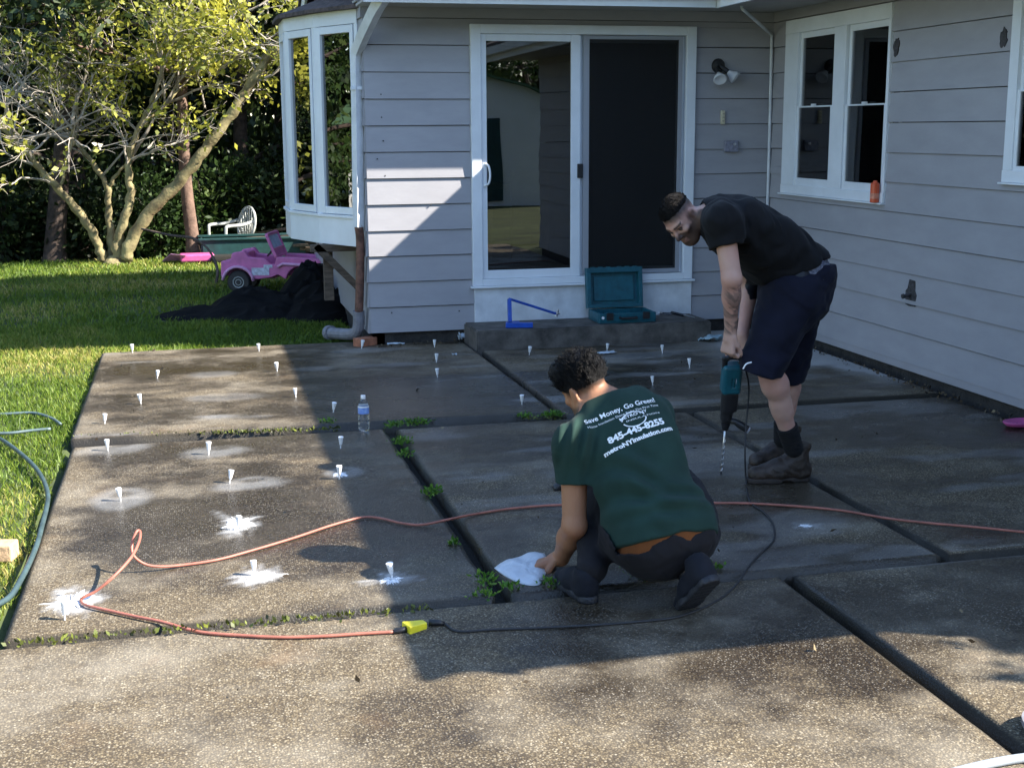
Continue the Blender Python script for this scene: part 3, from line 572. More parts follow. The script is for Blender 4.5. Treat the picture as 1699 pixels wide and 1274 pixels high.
# ------------------------------------------------------------------ injection ports (white pegs) in the slabs
def slab_z(p): return .002 if p[1] > -3.02 else (-.013 if p[1] > -6.04 else -.025)
PEGS = [((220,586),'white peg at the far left corner of the patio beside the grass'),((430,584),'white peg at the far sunlit edge of the patio under the black tarp heap'),
((600,579),'white peg on the shaded far edge below the house corner'),((721,577),'white peg nearest the house wall, left of the concrete step'),
((878,589),'white peg in front of the left half of the concrete step'),((1007,583),'white peg by the paper scrap in front of the drill case'),
((1099,586),'white peg in front of the right end of the step'),((460,617),'white peg in sunlight just left of the shadow edge, second row from the far end'),
((261,629),'white peg in the second row near the left grass edge'),((724,602),'upper peg of the shaded pair straight out from the wall left of the step'),
((726,627),'lower peg of the shaded pair straight out from the wall left of the step'),((1144,610),'white peg left of the bending man\'s hand with a faint dust ring'),
((1083,639),'white peg right of the crouching man\'s head'),((234,671),'white peg in the third row close to the left grass edge'),
((491,660),'white peg in sunlight left of the water bottle, farther row'),((553,685),'white peg just left of the water bottle at the shadow edge'),
((866,672),'white peg left of the crouching man\'s face near the weedy joint'),((174,704),'white peg just above the mossy joint at the left edge'),
((179,744),'white peg just below the mossy joint at the left edge in a dry ring'),((346,750),'white peg with a pale dry tail in the middle of the left slab\'s back row'),
((565,740),'white peg on the left slab below the water bottle'),((381,797),'white peg standing in a long pale dust streak in mid slab'),
((563,790),'white peg with a small foam splash at the house shadow edge'),((200,826),'white peg in a wide pale oval near the left edge'),
((394,874),'white peg in a star-shaped foam splash at the slab middle'),((422,949),'white peg in a comet-shaped foam splash near the cord'),
((651,954),'white peg in foam inside the shadow beside the dark joint'),((107,1022),'white peg below the big foam splash at the front left corner')]
mb = MB().lathe([(.0035,-.03),(.0038,.018),(.0085,.026),(.011,.04),(.0155,.066),(.0165,.072),(.0165,.077),(.012,.078)], n=14)
pegm = mb.mesh('peg'); pegm.materials.append(M['peg'])
for i, ((px, py), lab) in enumerate(PEGS):
    p = gd(px, py); o = bpy.data.objects.new('injection_peg', pegm); COL.objects.link(o)
    o.location = (p[0], p[1], slab_z(p)); o.rotation_euler = (rng.normal(0,.11), rng.normal(0,.11), rng.uniform(0,6)); o.scale = [float(rng.uniform(.80,.95))]*3
    tag(o, lab, 'peg', 'white injection pegs set in the patio')
# foam splashes around some pegs
def splat(px, py, wpx, hpx, lab, seed, tail=0, spikes=1.0, n=84):
    r_ = np.random.default_rng(seed); c = gd(px, py); a = gd(px+wpx/2, py); b_ = gd(px, py-hpx/2); rx, ry = .8*abs(a[0]-c[0]), .8*abs(b_[1]-c[1]); z0 = slab_z(c)
    v = [(0,0,.005)]; ring = []; R = np.clip(r_.normal(.62,.2*spikes,n),.25,1.15); R = np.where(r_.random(n) < .25, R*1.3, R)
    for k in range(1,6):
        for j in range(n):
            t = 2*math.pi*j/n; rr = R[j]*k/5 if k > 2 else (.62*.4+.6*R[j])*k/5*.6; tl = 1+tail*max(0, math.cos(t))**2
            v.append((rx*rr*math.cos(t)*tl, ry*rr*math.sin(t), max(-.004, .0055*(1-(k/5)**1.6)+r_.normal(0,.0012)*(k < 5)-.004*(k == 5))))
    f = [(0, 1+j, 1+(j+1)%n) for j in range(n)]+[(1+k*n+j, 1+(k+1)*n+j, 1+(k+1)*n+(j+1)%n, 1+k*n+(j+1)%n) for k in range(4) for j in range(n)]
    mb = MB().add([(c[0]+x, c[1]+y, z0+z) for x, y, z in v], f); o = mb.build('foam_splash', M['foam'], smooth=True); tag(o, lab, 'foam', 'white foam splashes on the concrete')
splat(394,864,62,34,'star-shaped white foam splash in the middle of the left slab',3,0,1.5); splat(430,952,62,26,'white foam splash with a tail pointing at the dark oval shadow',4,.9,1)
splat(648,957,66,20,'foam splash lying in shade beside the dark joint',5); splat(118,994,98,46,'largest foam splash at the front left corner under the orange cord',6,.15,1.5)
splat(563,783,36,14,'small foam splash at the edge of the house shadow',7,.3,1.2); splat(1336,868,34,9,'thin foam spot on the shaded slab below the work boots',8)

# ------------------------------------------------------------------ cords and hoses
def gz(px, py, z=0.0, r=0): p = gd(px, py, z+r); return (p[0], p[1], p[2])
CORD = [(2300,925,0),(2000,905,0),(1760,886,0),(1699,881,0),(1620,873,0),(1540,866,0),(1470,858,0),(1400,846,0),(1330,839,0),(1250,834,0),(1190,833,0),(1060,833,0),(930,836,0),(850,842,0),(790,851,0),(745,860,.02),(700,869,0),(665,866,0),(630,858,0),(600,857,0),(550,870,0),(490,890,0),(420,911,0),(360,927,0),(300,936,0),(262,938,.01),(238,933,.03),(221,919,.07),(219,900,.11),(226,881,.15),(232,880,.15),(231,895,.14),(218,922,.12),(190,953,.08),(160,978,.03),(140,988,.012),(134,994,0),(143,1002,0),(180,1011,0),(225,1021,0),(270,1030,0),(330,1041,0),(400,1047,0),(470,1050,0),(540,1048,0),(600,1044,0),(655,1041,0)]
P = []
for x, y, z in CORD:
    p = gd(x, y, z); P.append((p[0], p[1], slab_z(p)+.009+z))
XC = empty('extension_cord', P[-1], 'long orange-pink extension cord looping over the patio with a yellow plug', 'cord')
MB().tube(smooth_path(P,6), .0062, 8).build('cable', M['cordm'], XC, smooth=True)
a = V(*P[-1]); e = V(*gz(712,1041,-.03)); e[2] = a[2]; d_ = unit(e-a); s_ = V(-d_[1],d_[0],0)
MB().tube([a-d_*.005, a+d_*.03, a+d_*.05], [.009,.012,.014], 10).build('strain_relief', M['black'], XC, smooth=True)
MB().add([a+d_*.045+s_*u*.034+V(0,0,q) for u in (-1,1) for q in (-.014,.02)]+[a+d_*.125+s_*u*.017+V(0,0,q) for u in (-1,1) for q in (-.012,.016)], [(0,1,3,2),(4,6,7,5),(0,4,5,1),(2,3,7,6),(1,5,7,3),(0,2,6,4)]).build('yellow_plug', M['yellow'], XC, bev=.004)
# hoses
def hose(pts, r, m, lab, n=6):
    Q = []
    for x, y in pts:
        p = gd(x, y, 0); z = (-.03 if p[0] < -.86 else slab_z(p)); Q.append((p[0], p[1], z+r))
    return tag(MB().tube(smooth_path(Q,n), r, 10).build('garden_hose', m, smooth=True), lab, 'hose')
hose([(100,698),(84,688),(55,680),(20,681),(-20,684),(-70,694),(-60,708),(-20,713),(15,713),(50,709),(84,706)], .0095, mat('gray_green_hose',(.09,.13,.135),.4,var=.25), 'grey-green loop of garden hose half sunk in the grass')
hose([(-60,700),(-25,712),(5,726),(35,748),(58,770),(72,792),(79,815),(77,842),(70,870),(62,900),(50,930),(36,958),(18,980),(-6,996),(-50,1015)], .012, M['hose'], 'dark grey-green hose running along the left edge of the patio')
hose([(1500,1296),(1560,1281),(1610,1268),(1655,1258),(1699,1251),(1790,1240)], .0140, M['hosel'], 'pale shiny hose crossing the bottom right corner')
# ------------------------------------------------------------------ bottle
p = gd(604,711); B_ = empty('water_bottle', (p[0],p[1],-.012 if p[1] < -3.03 else .004), 'clear plastic water bottle with white cap and blue label standing by the joint', 'bottle')
o_ = tuple(B_.location)
pet = mat('clear_bottle_plastic', (.93,.96,.98), .04, trans=.97); pet.node_tree.nodes['Principled BSDF'].inputs['IOR'].default_value = 1.33
prof = [(.026,.0),(.031,.004),(.033,.012),(.0335,.03),(.0315,.036),(.0335,.042),(.0335,.058),(.031,.065),(.0335,.072),(.033,.10),(.0335,.112),(.0335,.150),(.0325,.158),(.026,.176),(.016,.192),(.0125,.198),(.0125,.205)]
MB().lathe(prof, o_, 28).build('bottle_body', pet, B_, smooth=True)
lb = mat('bottle_label', (.05,.14,.5), .35, col2=(.35,.5,.78), vscale=26); MB().lathe([(.0341,.108),(.0341,.146)], o_, 28, cap=False).build('label', lb, B_, smooth=True)
MB().lathe([(.0343,.146),(.0343,.155)], o_, 28, cap=False).build('label_band', M['peg'], B_, smooth=True)
MB().lathe([(.0148,.198),(.0152,.2),(.0152,.215),(.0145,.218),(.0,.218)], o_, 18, cap=False).build('cap', M['peg'], B_, smooth=False)
# ------------------------------------------------------------------ paper scraps, toy, blocks
def scrap(name, px, py, w_, h_, rot, lab, m, seed, z=None, cr=.02, cat='scrap'):
    c = gd(px, py); z = slab_z(c) if z is None else z; k = 9; g = np.linspace(-.5,.5,k); X_, Y_ = np.meshgrid(g,g,indexing='ij')
    Zc = fbm(X_*4+seed, Y_*4+seed*2, 2, seed); Zc = (Zc-Zc.min())*cr+.004; wx = X_*w_*(1+.25*(fbm(Y_*3+seed,X_*0+seed,2,seed)-.5)); wy = Y_*h_*(1+.3*(fbm(X_*3,Y_*0+3,2,seed+3)-.5))
    top = np.stack([c[0]+wx*math.cos(rot)-wy*math.sin(rot), c[1]+wx*math.sin(rot)+wy*math.cos(rot), z+Zc],-1).reshape(-1,3); bot = top-[0,0,.0025]; idx = np.arange(k*k).reshape(k,k)
    f = np.stack([idx[:-1,:-1],idx[1:,:-1],idx[1:,1:],idx[:-1,1:]],-1).reshape(-1,4); rim = np.concatenate([idx[:,0],idx[-1,1:],idx[-2::-1,-1],idx[0,-2:0:-1]]); r2 = np.roll(rim,-1)
    F_ = np.concatenate([f, f[:,::-1]+k*k, np.stack([rim+k*k,r2+k*k,r2,rim],-1)])
    return tag(link(name, npmesh(name, np.concatenate([top,bot]), F_), m, smooth=True), lab, cat)
scrap('paper_scrap', 1181,566,.20,.14,.3,'pale blue crumpled scrap beside the right end of the step', mat('pale_blue_rag',(.33,.45,.5),.8,var=.2,vscale=20), 3, cr=.07)
scrap('paper_scrap', 1006,587,.16,.07,.1,'small white paper lying in front of the drill case', M['paper'], 5)
scrap('paper_scrap', 657,572,.15,.03,-.1,'thin white strip lying below the siding left of the step', M['paper'], 6)
scrap('paper_scrap', 767,567,.06,.05,.5,'small white crumpled bit against the left side of the step', M['paper'], 7, cr=.1)
scrap('paper_scrap', 754,590,.035,.03,.2,'tiny white chip on the patio near the step corner', M['paper'], 9)
c = gd(1692,704); T = MB().lathe([(.0,.006),(.07,.008),(.115,.02),(.135,.034),(.140,.034),(.138,.024),(.12,.006),(.08,.0),(.0,.0)], (c[0]+.03,c[1],-.012), 36, cap=False)
T.v = [(x, (y-c[1])*.55+c[1], z) for x,y,z in T.v]; o = T.build('toy_dish', M['hotpink'], smooth=True); tag(o, 'pink plastic toy dish by the wing wall at the right edge', 'toy')
c = gd(8,934,-.05); T = MB().obox((c[0]-.06,c[1]+.05,-.005),(1,-.22,0),(.22,1,0),(0,0,1),.21,.10,.075); tag(T.build('paving_block', M['tan'], bev=.006), 'tan brick lying in the grass at the left edge', 'brick')
c = gd(1772,1225,-.03); T = MB()
T.lathe([(.0,.0),(.115,.0),(.118,.01),(.127,.04),(.129,.045),(.133,.045),(.133,.04)], (c[0]+.005,c[1]+.0,-.03), 32, cap=False); o = T.build('shallow_tray', mat('slate_blue_plastic',(.06,.10,.15),.45,var=.2), smooth=True); tag(o, 'shallow slate blue tray with grey rim cut by the right edge', 'tray')
MB().lathe([(.129,.032),(.138,.032),(.138,.05),(.128,.05)], (c[0]+.005,c[1]+.0,-.03), 32).build('rim', M['grayplastic'], o)
# ------------------------------------------------------------------ on the step
ZS = .168
K = empty('drill_case', (3.43,-.28,ZS), 'open teal plastic drill case standing on the step against the door', 'tool case')
mb = MB().box((3.18,-.44,ZS),(3.68,-.12,ZS+.012)); t_ = .022
mb.box((3.18,-.44,ZS+.012),(3.68,-.44+t_,ZS+.085)).box((3.18,-.12-t_,ZS+.012),(3.68,-.12,ZS+.085)).box((3.18,-.44+t_,ZS+.012),(3.18+t_,-.12-t_,ZS+.085)).box((3.68-t_,-.44+t_,ZS+.012),(3.68,-.12-t_,ZS+.085))
mb.box((3.30,-.40,ZS+.012),(3.33,-.16,ZS+.06)).box((3.50,-.40,ZS+.012),(3.52,-.16,ZS+.06)); mb.build('case_base', M['teal'], K, bev=.006)
def lidp(u, v, q): a0, a1 = V(3.165,-.105,ZS+.088), V(3.165,-.062,ZS+.43); up = unit(a1-a0); nn = unit(V(0,-up[2],up[1])); return a0+V(u,0,0)+up*v+nn*q
upv = unit(V(0,.043,.342)); nv = unit(V(0,-upv[2],upv[1]))
mb = MB(); lb_ = lambda u0,u1,v0,v1,q0,q1: mb.obox(lidp((u0+u1)/2,(v0+v1)/2,(q0+q1)/2),(1,0,0),upv,nv,u1-u0,v1-v0,q1-q0)
lb_(0,.5,0,.345,-.012,0); lb_(0,.5,0,.03,0,.055); lb_(0,.5,.30,.345,0,.055); lb_(0,.035,.03,.30,0,.054); lb_(.465,.5,.03,.30,0,.054); lb_(.07,.43,.06,.27,0,.018)
for u in (.06,.13,.2,.3,.37,.44): lb_(u-.018,u+.018,.345,.352,.01,.04)
mb.build('case_lid', M['teal'], K, bev=.005)
for u in (3.27,3.59): MB().box((u-.03,-.452,ZS+.03),(u+.03,-.439,ZS+.09)).build('latch', M['black'], K, bev=.004)
MB().tube([(3.36,-.44,ZS+.045),(3.36,-.475,ZS+.045),(3.50,-.475,ZS+.045),(3.50,-.44,ZS+.045)], .011, 8).build('carry_handle', M['black'], K)
MB().lathe([(.0,.0),(.012,.0),(.012,.004),(0,.005)], (3.21,-.441,ZS+.05), 14, (0,-1,0)).build('sticker', M['foam'], K)
T = empty('angled_tool', (2.5,-.4,ZS), 'bright blue angled metal tool lying on the left of the step', 'tool')
p0, p1, p2 = at(846,534,-.40), at(845,496,-.36), at(924,521,-.22)
MB().bar(p0, p1, .035, .03, (1,0,0)).build('post', M['blue'], T, bev=.003)
MB().bar(p1, p2, .03, .02).build('arm', M['blue'], T, bev=.003)
q0, q1 = at(839,536,-.42), at(884,540,-.47); q0[2] = q1[2] = ZS+.022
MB().bar(q0, q1, .05, .04).bar(q0+V(.02,.07,0), q0+V(.13,.05,0), .04, .04).build('foot', M['blue'], T, bev=.003)
MB().lathe([(.0,-.02),(.012,-.02),(.012,.0),(.024,.002),(.024,.012),(.01,.014),(.01,.04),(0,.04)], p2, 14, (.25,-.1,1)).build('tip', M['steel'], T)
def handtool(px0, px1, lab, a=.5):
    s, e = gd(*px0, ZS+.012), gd(*px1, ZS+.012); T = empty('chisel', s, lab, 'chisel'); mid = s+(e-s)*a
    MB().tube([s, s+(mid-s)*.2, mid], [.008,.012,.011], 10).build('handle', M['steel'] if a < .4 else M['black'], T, smooth=True); MB().tube([mid, e], [.006,.004], 8).build('shaft', M['black'] if a < .4 else M['steel'], T)
handtool((1087,519),(1122,520),'short steel chisel lying beside the open drill case',.35); handtool((1108,517),(1152,527),'long thin chisel with dark grip near the right end of the step',.62)

# ------------------------------------------------------------------ yard things
# pink ride-on toy car
J_ = empty('toy_car', (0,0,0), 'pink plastic ride-on toy jeep with pale fenders on the lawn', 'toy car')
arc = lambda cx, cz, r, a0, a1, n=10: [(cx+r*math.cos(rad(a0+(a1-a0)*i/n)), cz+r*math.sin(rad(a0+(a1-a0)*i/n))) for i in range(n+1)]
AR, AF = (.20,.135), (.93,.135)
poly = [(0,.20),(.008,.372),(.12,.39),(.14,.467),(.28,.49),(.33,.42),(.52,.40),(.58,.34),(.63,.34),(.645,.42),(.85,.415),(1.2,.39),(1.24,.33),(1.2,.2)]+arc(*AF,.185,10,170)+[(.66,.22),(.58,.19),(.44,.17)]+arc(*AR,.175,12,165)
poly = poly[::-1]
MB().prism(poly, (0,0,0), (1,0,0), (0,0,1), -.10).prism(poly, (0,.44,0), (1,0,0), (0,0,1), -.10).build('body_side', M['pink'], J_, bev=.012)
MB().box((.03,.09,.2),(.34,.45,.38)).box((.34,.09,.17),(.62,.45,.21)).box((.64,.09,.2),(1.2,.45,.375)).box((.19,.12,.38),(.3,.42,.47)).build('body_tub', M['pink'], J_, bev=.015)
for y in (-.01,.53):
    MB().tube([(x,y,z) for x,z in arc(*AR,.178,5,172)], .019, 6).build('fender', M['palepink'], J_, smooth=True); MB().tube([(.66,y,.31),(.72,y,.345)]+[(x,y,z) for x,z in arc(*AF,.20,95,30,5)]+[(1.2,y,.25)], .019, 6).build('fender', M['palepink'], J_, smooth=True)
mb = MB(); wl = lambda s, t: V(.64-.10*t, .02+.5*s, .42+.25*t)
for a_, b__ in (((0,0),(0,1)),((1,0),(1,1)),((0,1),(1,1)),((0,.33),(1,.33)),((0,0),(1,0))): mb.bar(wl(*a_), wl(*b__), .03, .035, (1,0,0))
mb.obox(wl(.5,.16), (0,1,0), unit(V(-.10,0,.25)), unit(V(.25,0,.10)), .48,.08,.02); mb.build('windshield', M['pink'], J_, bev=.005)
MB().obox(wl(.5,.66), (0,1,0), unit(V(-.10,0,.25)), unit(V(.25,0,.10)), .45,.16,.008).build('window', mat('toy_window',(.42,.52,.66),.2,var=.15,vscale=12), J_)
MB().box((.36,-.006,.215),(.56,-.0005,.30)).box((.5,-.007,.30),(.6,-.001,.335)).build('sticker', M['decal'], J_)
MB().lathe([(.03,.0),(.05,.0),(.05,.012),(.03,.012)], (.55,.14,.45), 16, (-.7,0,.6)).build('steering_wheel', M['black'], J_)
for (cx, cz) in (AR, AF):
    for y, s in ((.02,-1),(.46,1)):
        wh = MB().lathe([(.05,-.05),(.115,-.05),(.132,-.035),(.135,0),(.132,.035),(.115,.05),(.05,.05)], (cx,y+.03,cz), 26, (0,s,0)).build('wheel', M['rubber'], J_)
        MB().lathe([(.0,.02),(.02,.03),(.03,.052),(.05,.045),(.064,.056),(.068,.05)], (cx,y+.03,cz), 10, (0,s,0), cap=False).build('rim', M['chair'], wh)
pj = at(367,470,4.35); J_.location = (pj[0],4.42,-.06); J_.rotation_euler = (0,0,rad(-17))
# black fabric heap
X_, Y_ = np.meshgrid(np.linspace(-.6,1.5,150), np.linspace(1.75,3.7,130), indexing='ij')
g_ = lambda cx, cy, sx, sy, h: h*np.exp(-(((X_-cx)/sx)**2+((Y_-cy)/sy)**2)**1.3)
hm = np.maximum.reduce([g_(.5,2.62,.50,.46,.25), g_(1.12,2.9,.36,.55,.43), g_(.02,2.62,.42,.28,.13), g_(1.15,2.35,.36,.42,.32), g_(.72,2.45,.5,.34,.22)])
wx_ = X_+.25*fbm(X_*2,Y_*2,2,70); wr = 1-np.abs(2*vnoise(wx_*2.2+Y_*1.5, Y_*6.5-wx_*1.2, 61)-1); wr2 = 1-np.abs(2*vnoise(wx_*6-Y_*3, Y_*9+wx_*5, 63)-1); hm = hm*(.66+.40*wr**1.5+.16*wr2**2)+.012*wr2*(hm > .03)-.025
keep = hm > -.012; idx = np.arange(X_.size).reshape(X_.shape); f = np.stack([idx[:-1,:-1],idx[1:,:-1],idx[1:,1:],idx[:-1,1:]],-1).reshape(-1,4); kk = keep.ravel()[f].any(1)
tag(link('fabric_heap', npmesh('fabric_heap', np.stack([X_,Y_,np.maximum(hm,-.05)-.05],-1).reshape(-1,3), f[kk]), M['tarp'], smooth=True), 'crumpled heap of black landscape fabric on the grass beside the toy car', 'fabric')
# resin chair
K = empty('garden_chair', (0,0,0), 'white plastic garden chair with rounded openwork back beyond the toy car', 'chair')
mb = MB().box((-.23,-.22,.40),(.23,.22,.43)); mb.build('seat', M['chair'], K, bev=.012)
for sx in (-1,1):
    for sy in (-1,1): MB().tube([(sx*.21,sy*.2,.42),(sx*.255,sy*.235,0)], [.026,.017], 8).build('leg', M['chair'], K, smooth=True)
    MB().tube(smooth_path([(sx*.245,-.235,.42),(sx*.255,-.235,.6),(sx*.255,-.20,.65),(sx*.25,.05,.66),(sx*.225,.25,.70)],4), .024, 8).build('armrest', M['chair'], K, smooth=True)
bp_ = lambda a, r=1: V(.235*r*math.cos(a), .235+.05*math.sin(a)+.03, .65+.25*r*math.sin(a))
mb = MB().tube([bp_(a) for a in np.linspace(-.5*math.pi,1.5*math.pi,33)], .022, 8)
for q in np.linspace(-.8,.8,7): h_ = math.sqrt(1-q*q); mb.bar((.235*q,.262,.65-.25*h_),(.235*q,.285,.65+.25*h_),.028,.012)
mb.tube([bp_(a,.5) for a in np.linspace(0,2*math.pi,21)], .013, 6); mb.bar((-.2,.23,.43),(-.15,.25,.50),.03,.02).bar((.2,.23,.43),(.15,.25,.50),.03,.02); mb.build('backrest', M['chair'], K, smooth=True)
pc = at(388,400,9.3); K.location = (pc[0]-.03, 9.3, -.27); K.rotation_euler = (0,0,rad(-62))
p = gd(365,420); T = empty('sandbox', (-.05,8.3,-.05), 'long dark green plastic box behind the toy car', 'box')
MB().box((.06,8.25,-.05),(1.5,8.27,.24)).box((.06,8.9,-.05),(1.5,8.92,.24)).box((.04,8.27,-.05),(.06,8.9,.24)).box((1.48,8.27,-.05),(1.5,8.9,.24)).build('box_wall', M['greenp'], T, bev=.004)
MB().box((.0,8.22,.24),(1.54,8.3,.27)).box((.0,8.86,.24),(1.54,8.95,.27)).build('box_rim', M['greenp'], T, bev=.005)
tag(MB().obox((.42,7.95,.0),(1,.1,0),(-.1,1,0),(0,0,1),.55,.35,.12).build('dirt_clod', M['soil'], bev=.05), 'low brown clod of earth in front of the dark green box', 'earth')
T = empty('slide_panel', (-.3,8.0,-.03), 'pink plastic play slide pieces lying flat under the trees', 'toy slide')
a, c, d_ = gd(268,434,-.03), gd(300,420,.10), gd(306,431,-.02)
MB().add([a, gd(302,432,-.02), gd(309,424,.09), gd(283,421,.09), a+V(0,.3,-.02), a+V(.35,.3,-.02), gd(309,424,.05), gd(283,421,.05)], [(0,1,2,3),(4,7,6,5),(0,4,5,1),(1,5,6,2),(2,6,7,3),(3,7,4,0)]).build('slide_top', M['palepink'], T, bev=.01)
MB().obox(gd(327,428,.03)+V(0,.1,0), (1,.05,0), (-.05,1,0), (0,0,1), .46,.3,.1).build('slide_base', M['hotpink'], T, bev=.02)
for i, (xa, ya, za, xb, yb, zb) in enumerate([(.65,9.0,.20,2.2,7.6,.30),(.75,9.3,.16,2.3,8.1,.36),(.9,8.8,.10,2.3,7.3,.22),(.9,9.9,.2,2.0,9.0,.42),(1.0,8.7,.08,2.4,7.5,.10),(.8,9.6,.05,2.2,8.6,.16),(.9,9.2,.0,2.4,8.0,.06)]):
    o = MB().bar((xa,ya,za),(xb,yb,zb),.14,.04).build('board', M['lumber'], bev=.004); tag(o, 'weathered board in the loose lumber stack reaching under the bow window', 'board', 'weathered boards stacked behind the toy car')
mb = MB().tube(smooth_path([at(358,474,5.3),at(361,450,5.4),at(354,428,5.6),at(340,408,5.9),at(318,395,6.2),at(285,391,6.5),at(235,380,6.8)],6), [.016+.012*math.sin(i*.3)*.2 for i in range(37)], 7)
tag(mb.build('fallen_branch', M['bark2'], smooth=True), 'bent dead branch arching up from the lawn left of the toy car', 'branch')

# ------------------------------------------------------------------ vegetation
def leaves(pts, dirs, size, seed, droop=.3, clump=1):
    """one small folded leaf per point: stem, two edges, tip"""
    r_ = np.random.default_rng(seed); n = len(pts); s = size*r_.uniform(.55,1.35,n)
    d = dirs+r_.normal(0,.65,(n,3)); d[:,2] -= droop; d /= np.linalg.norm(d,axis=1)[:,None]
    q = r_.normal(0,1,(n,3)); w_ = np.cross(d,q); w_ /= np.linalg.norm(w_,axis=1)[:,None]; nn = np.cross(w_,d)
    wd = (s*r_.uniform(.2,.34,n))[:,None]; sl = s[:,None]
    v = np.stack([pts, pts+d*sl*.45+w_*wd-nn*wd*.25, pts+d*sl, pts+d*sl*.45-w_*wd-nn*wd*.25], 1).reshape(-1,3)
    return v, np.arange(n*4).reshape(n,4)
def grow(mb, p, d, L, r, depth, tips, rr, spread=.55, lift=.12, split=(2,3)):
    """a limb that bends, tapers and forks; the fork tips are collected"""
    k = 4; P = [p.copy()]; q = p.copy(); dd = d.copy()
    for i in range(k):
        dd = unit(dd+V(rr.gauss(0,.16),rr.gauss(0,.16),rr.gauss(0,.12)+lift*.25)); q = q+dd*L/k; P.append(q.copy())
    mb.tube(P, [r*(1-.45*i/k) for i in range(k+1)], 6 if r > .02 else 4, cap=False)
    if depth == 0:
        for t in P[1:]: tips.append((t, dd))
        return
    if depth <= 2:
        tips.append((P[2], dd)); tips.append((P[3], dd))
    for _ in range(rr.randint(*split)):
        nd = unit(dd+V(rr.gauss(0,spread),rr.gauss(0,spread),rr.gauss(0,spread*.6)+lift)); j = rr.randint(2,k)
        grow(mb, P[j], nd, L*rr.uniform(.6,.85), r*.55, depth-1, tips, rr, spread, lift, split)
def crown_pts(tips, per, sig, seed, keep=None):
    r_ = np.random.default_rng(seed); T = np.array([t for t,_ in tips]); D = np.array([d for _,d in tips])
    if keep is not None: k = r_.random(len(T)) < keep(T); T, D = T[k], D[k]
    i = np.repeat(np.arange(len(T)), per); return T[i]+r_.normal(0,sig,(len(i),3)), D[i]
def crown(root, pts, dirs, size, m, seed, droop=.3, name='crown'):
    v, f = leaves(pts, dirs, size, seed, droop); r_ = np.random.default_rng(seed+1); T = pts
    g = np.clip(.5*r_.random(len(f))+1.1*(fbm(T[:,0]*1.3+T[:,2], T[:,2]*1.3-T[:,1]*.7, 3, seed)-.27), 0, 1)
    return link(name, npmesh(name, v, f, fattr={'rnd': g}), m, root)

# the many-stemmed yellowing tree on the lawn
def px_path(pts, y): return [at(x, yy, y+dy) for x, yy, dy in pts]
YT = 8.4
LIMB = [([(172,432,0),(165,412,0),(150,380,-.05),(125,345,-.1),(95,312,-.15),(62,276,-.2),(45,252,-.25),(18,225,-.3),(-25,185,-.35)], .115,.05),
        ([(186,432,.1),(184,395,.15),(180,350,.2),(178,310,.2),(160,280,.25),(130,240,.3),(100,205,.3),(60,165,.3)], .10,.035),
        ([(195,432,-.05),(196,400,-.05),(206,365,-.1),(217,325,-.1),(213,290,-.1),(217,250,-.1),(232,210,-.15),(250,175,-.2),(262,140,-.2)], .13,.045),
        ([(208,430,-.1),(220,395,-.12),(250,350,-.2),(290,310,-.3),(325,268,-.4),(352,232,-.45),(385,188,-.5),(415,140,-.55),(445,95,-.6),(470,68,-.65),(500,20,-.7),(520,-40,-.7)], .145,.085),
        ([(180,312,.2),(192,292,.15),(212,270,.1)], .05,.03), ([(100,314,-.15),(108,280,-.15),(115,245,-.1),(120,205,-.1)], .04,.02),
        ([(230,215,-.15),(255,190,-.05),(280,170,.1),(320,120,.2)], .05,.02)]
T = empty('yellowing_tree', (-1.1,8.4,-.05), 'sunlit mossy tree with several curving trunks and thinning yellow leaves', 'tree')
mb = MB(); tw = MB(); tips = []; rr = random.Random(12)
for pts, r0, r1 in LIMB:
    P = smooth_path(px_path(pts, YT), 5); n_ = len(P); mb.tube([p+V(.012*math.sin(i*1.7+r0*90), .01*math.cos(i*1.3), 0) for i, p in enumerate(P)], [(r0+(r1-r0)*(i/(n_-1))**.8)*.64*(1+.10*math.sin(i*2.3+r0*50)+.06*math.sin(i*5.1)) for i in range(n_)], 10)
    for i in range(int(n_*.52), n_, 2):
        if rr.random() < .75: grow(tw, P[i], unit(V(rr.gauss(0,.7),rr.gauss(-.2,.6),rr.uniform(.15,.9))), rr.uniform(.55,1.0), .02, 3, tips, rr, .6, .05)
    grow(tw, P[-1], unit(P[-1]-P[-3]), 1.0, .03, 4, tips, rr, .6, .1)
mb.lathe([(.26,-.15),(.22,-.04),(.17,.03),(.10,.10)], at(193,436,8.4), 12); tr_ = mb.build('trunk', M['bark'], T, smooth=True)
for px, py in ((30,150),(90,120),(150,100),(210,70),(270,60),(330,40),(390,30),(60,60),(130,40),(300,110),(360,90),(420,60),(240,10),(180,160),(0,90),(340,150),(120,190),(440,10),(40,215),(380,5)):
    b0 = at(px, py+30, YT+rr.uniform(-.8,.9)); grow(tw, b0, unit(V(rr.gauss(0,.8),rr.gauss(0,.5),rr.uniform(.0,.7))), .75, .017, 3, tips, rr, .65, .03)
tw.build('branches', M['twig'], T)
def dens(Tt):
    a = np.array([[np.dot(t-CAM,_R)/np.dot(t-CAM,_fw)*F_PX+849.5, 637-np.dot(t-CAM,_U)/np.dot(t-CAM,_fw)*F_PX] for t in Tt])
    return np.clip(.16+.75*sstep(-60,260,a[:,0]-.9*(a[:,1]-60))*sstep(255,100,a[:,1])+.15*sstep(120,0,a[:,1]), .05, 1)
p_, d_ = crown_pts(tips, 3, .06, 5, dens); crown(T, p_, d_, .088, M['leafy'], 6)

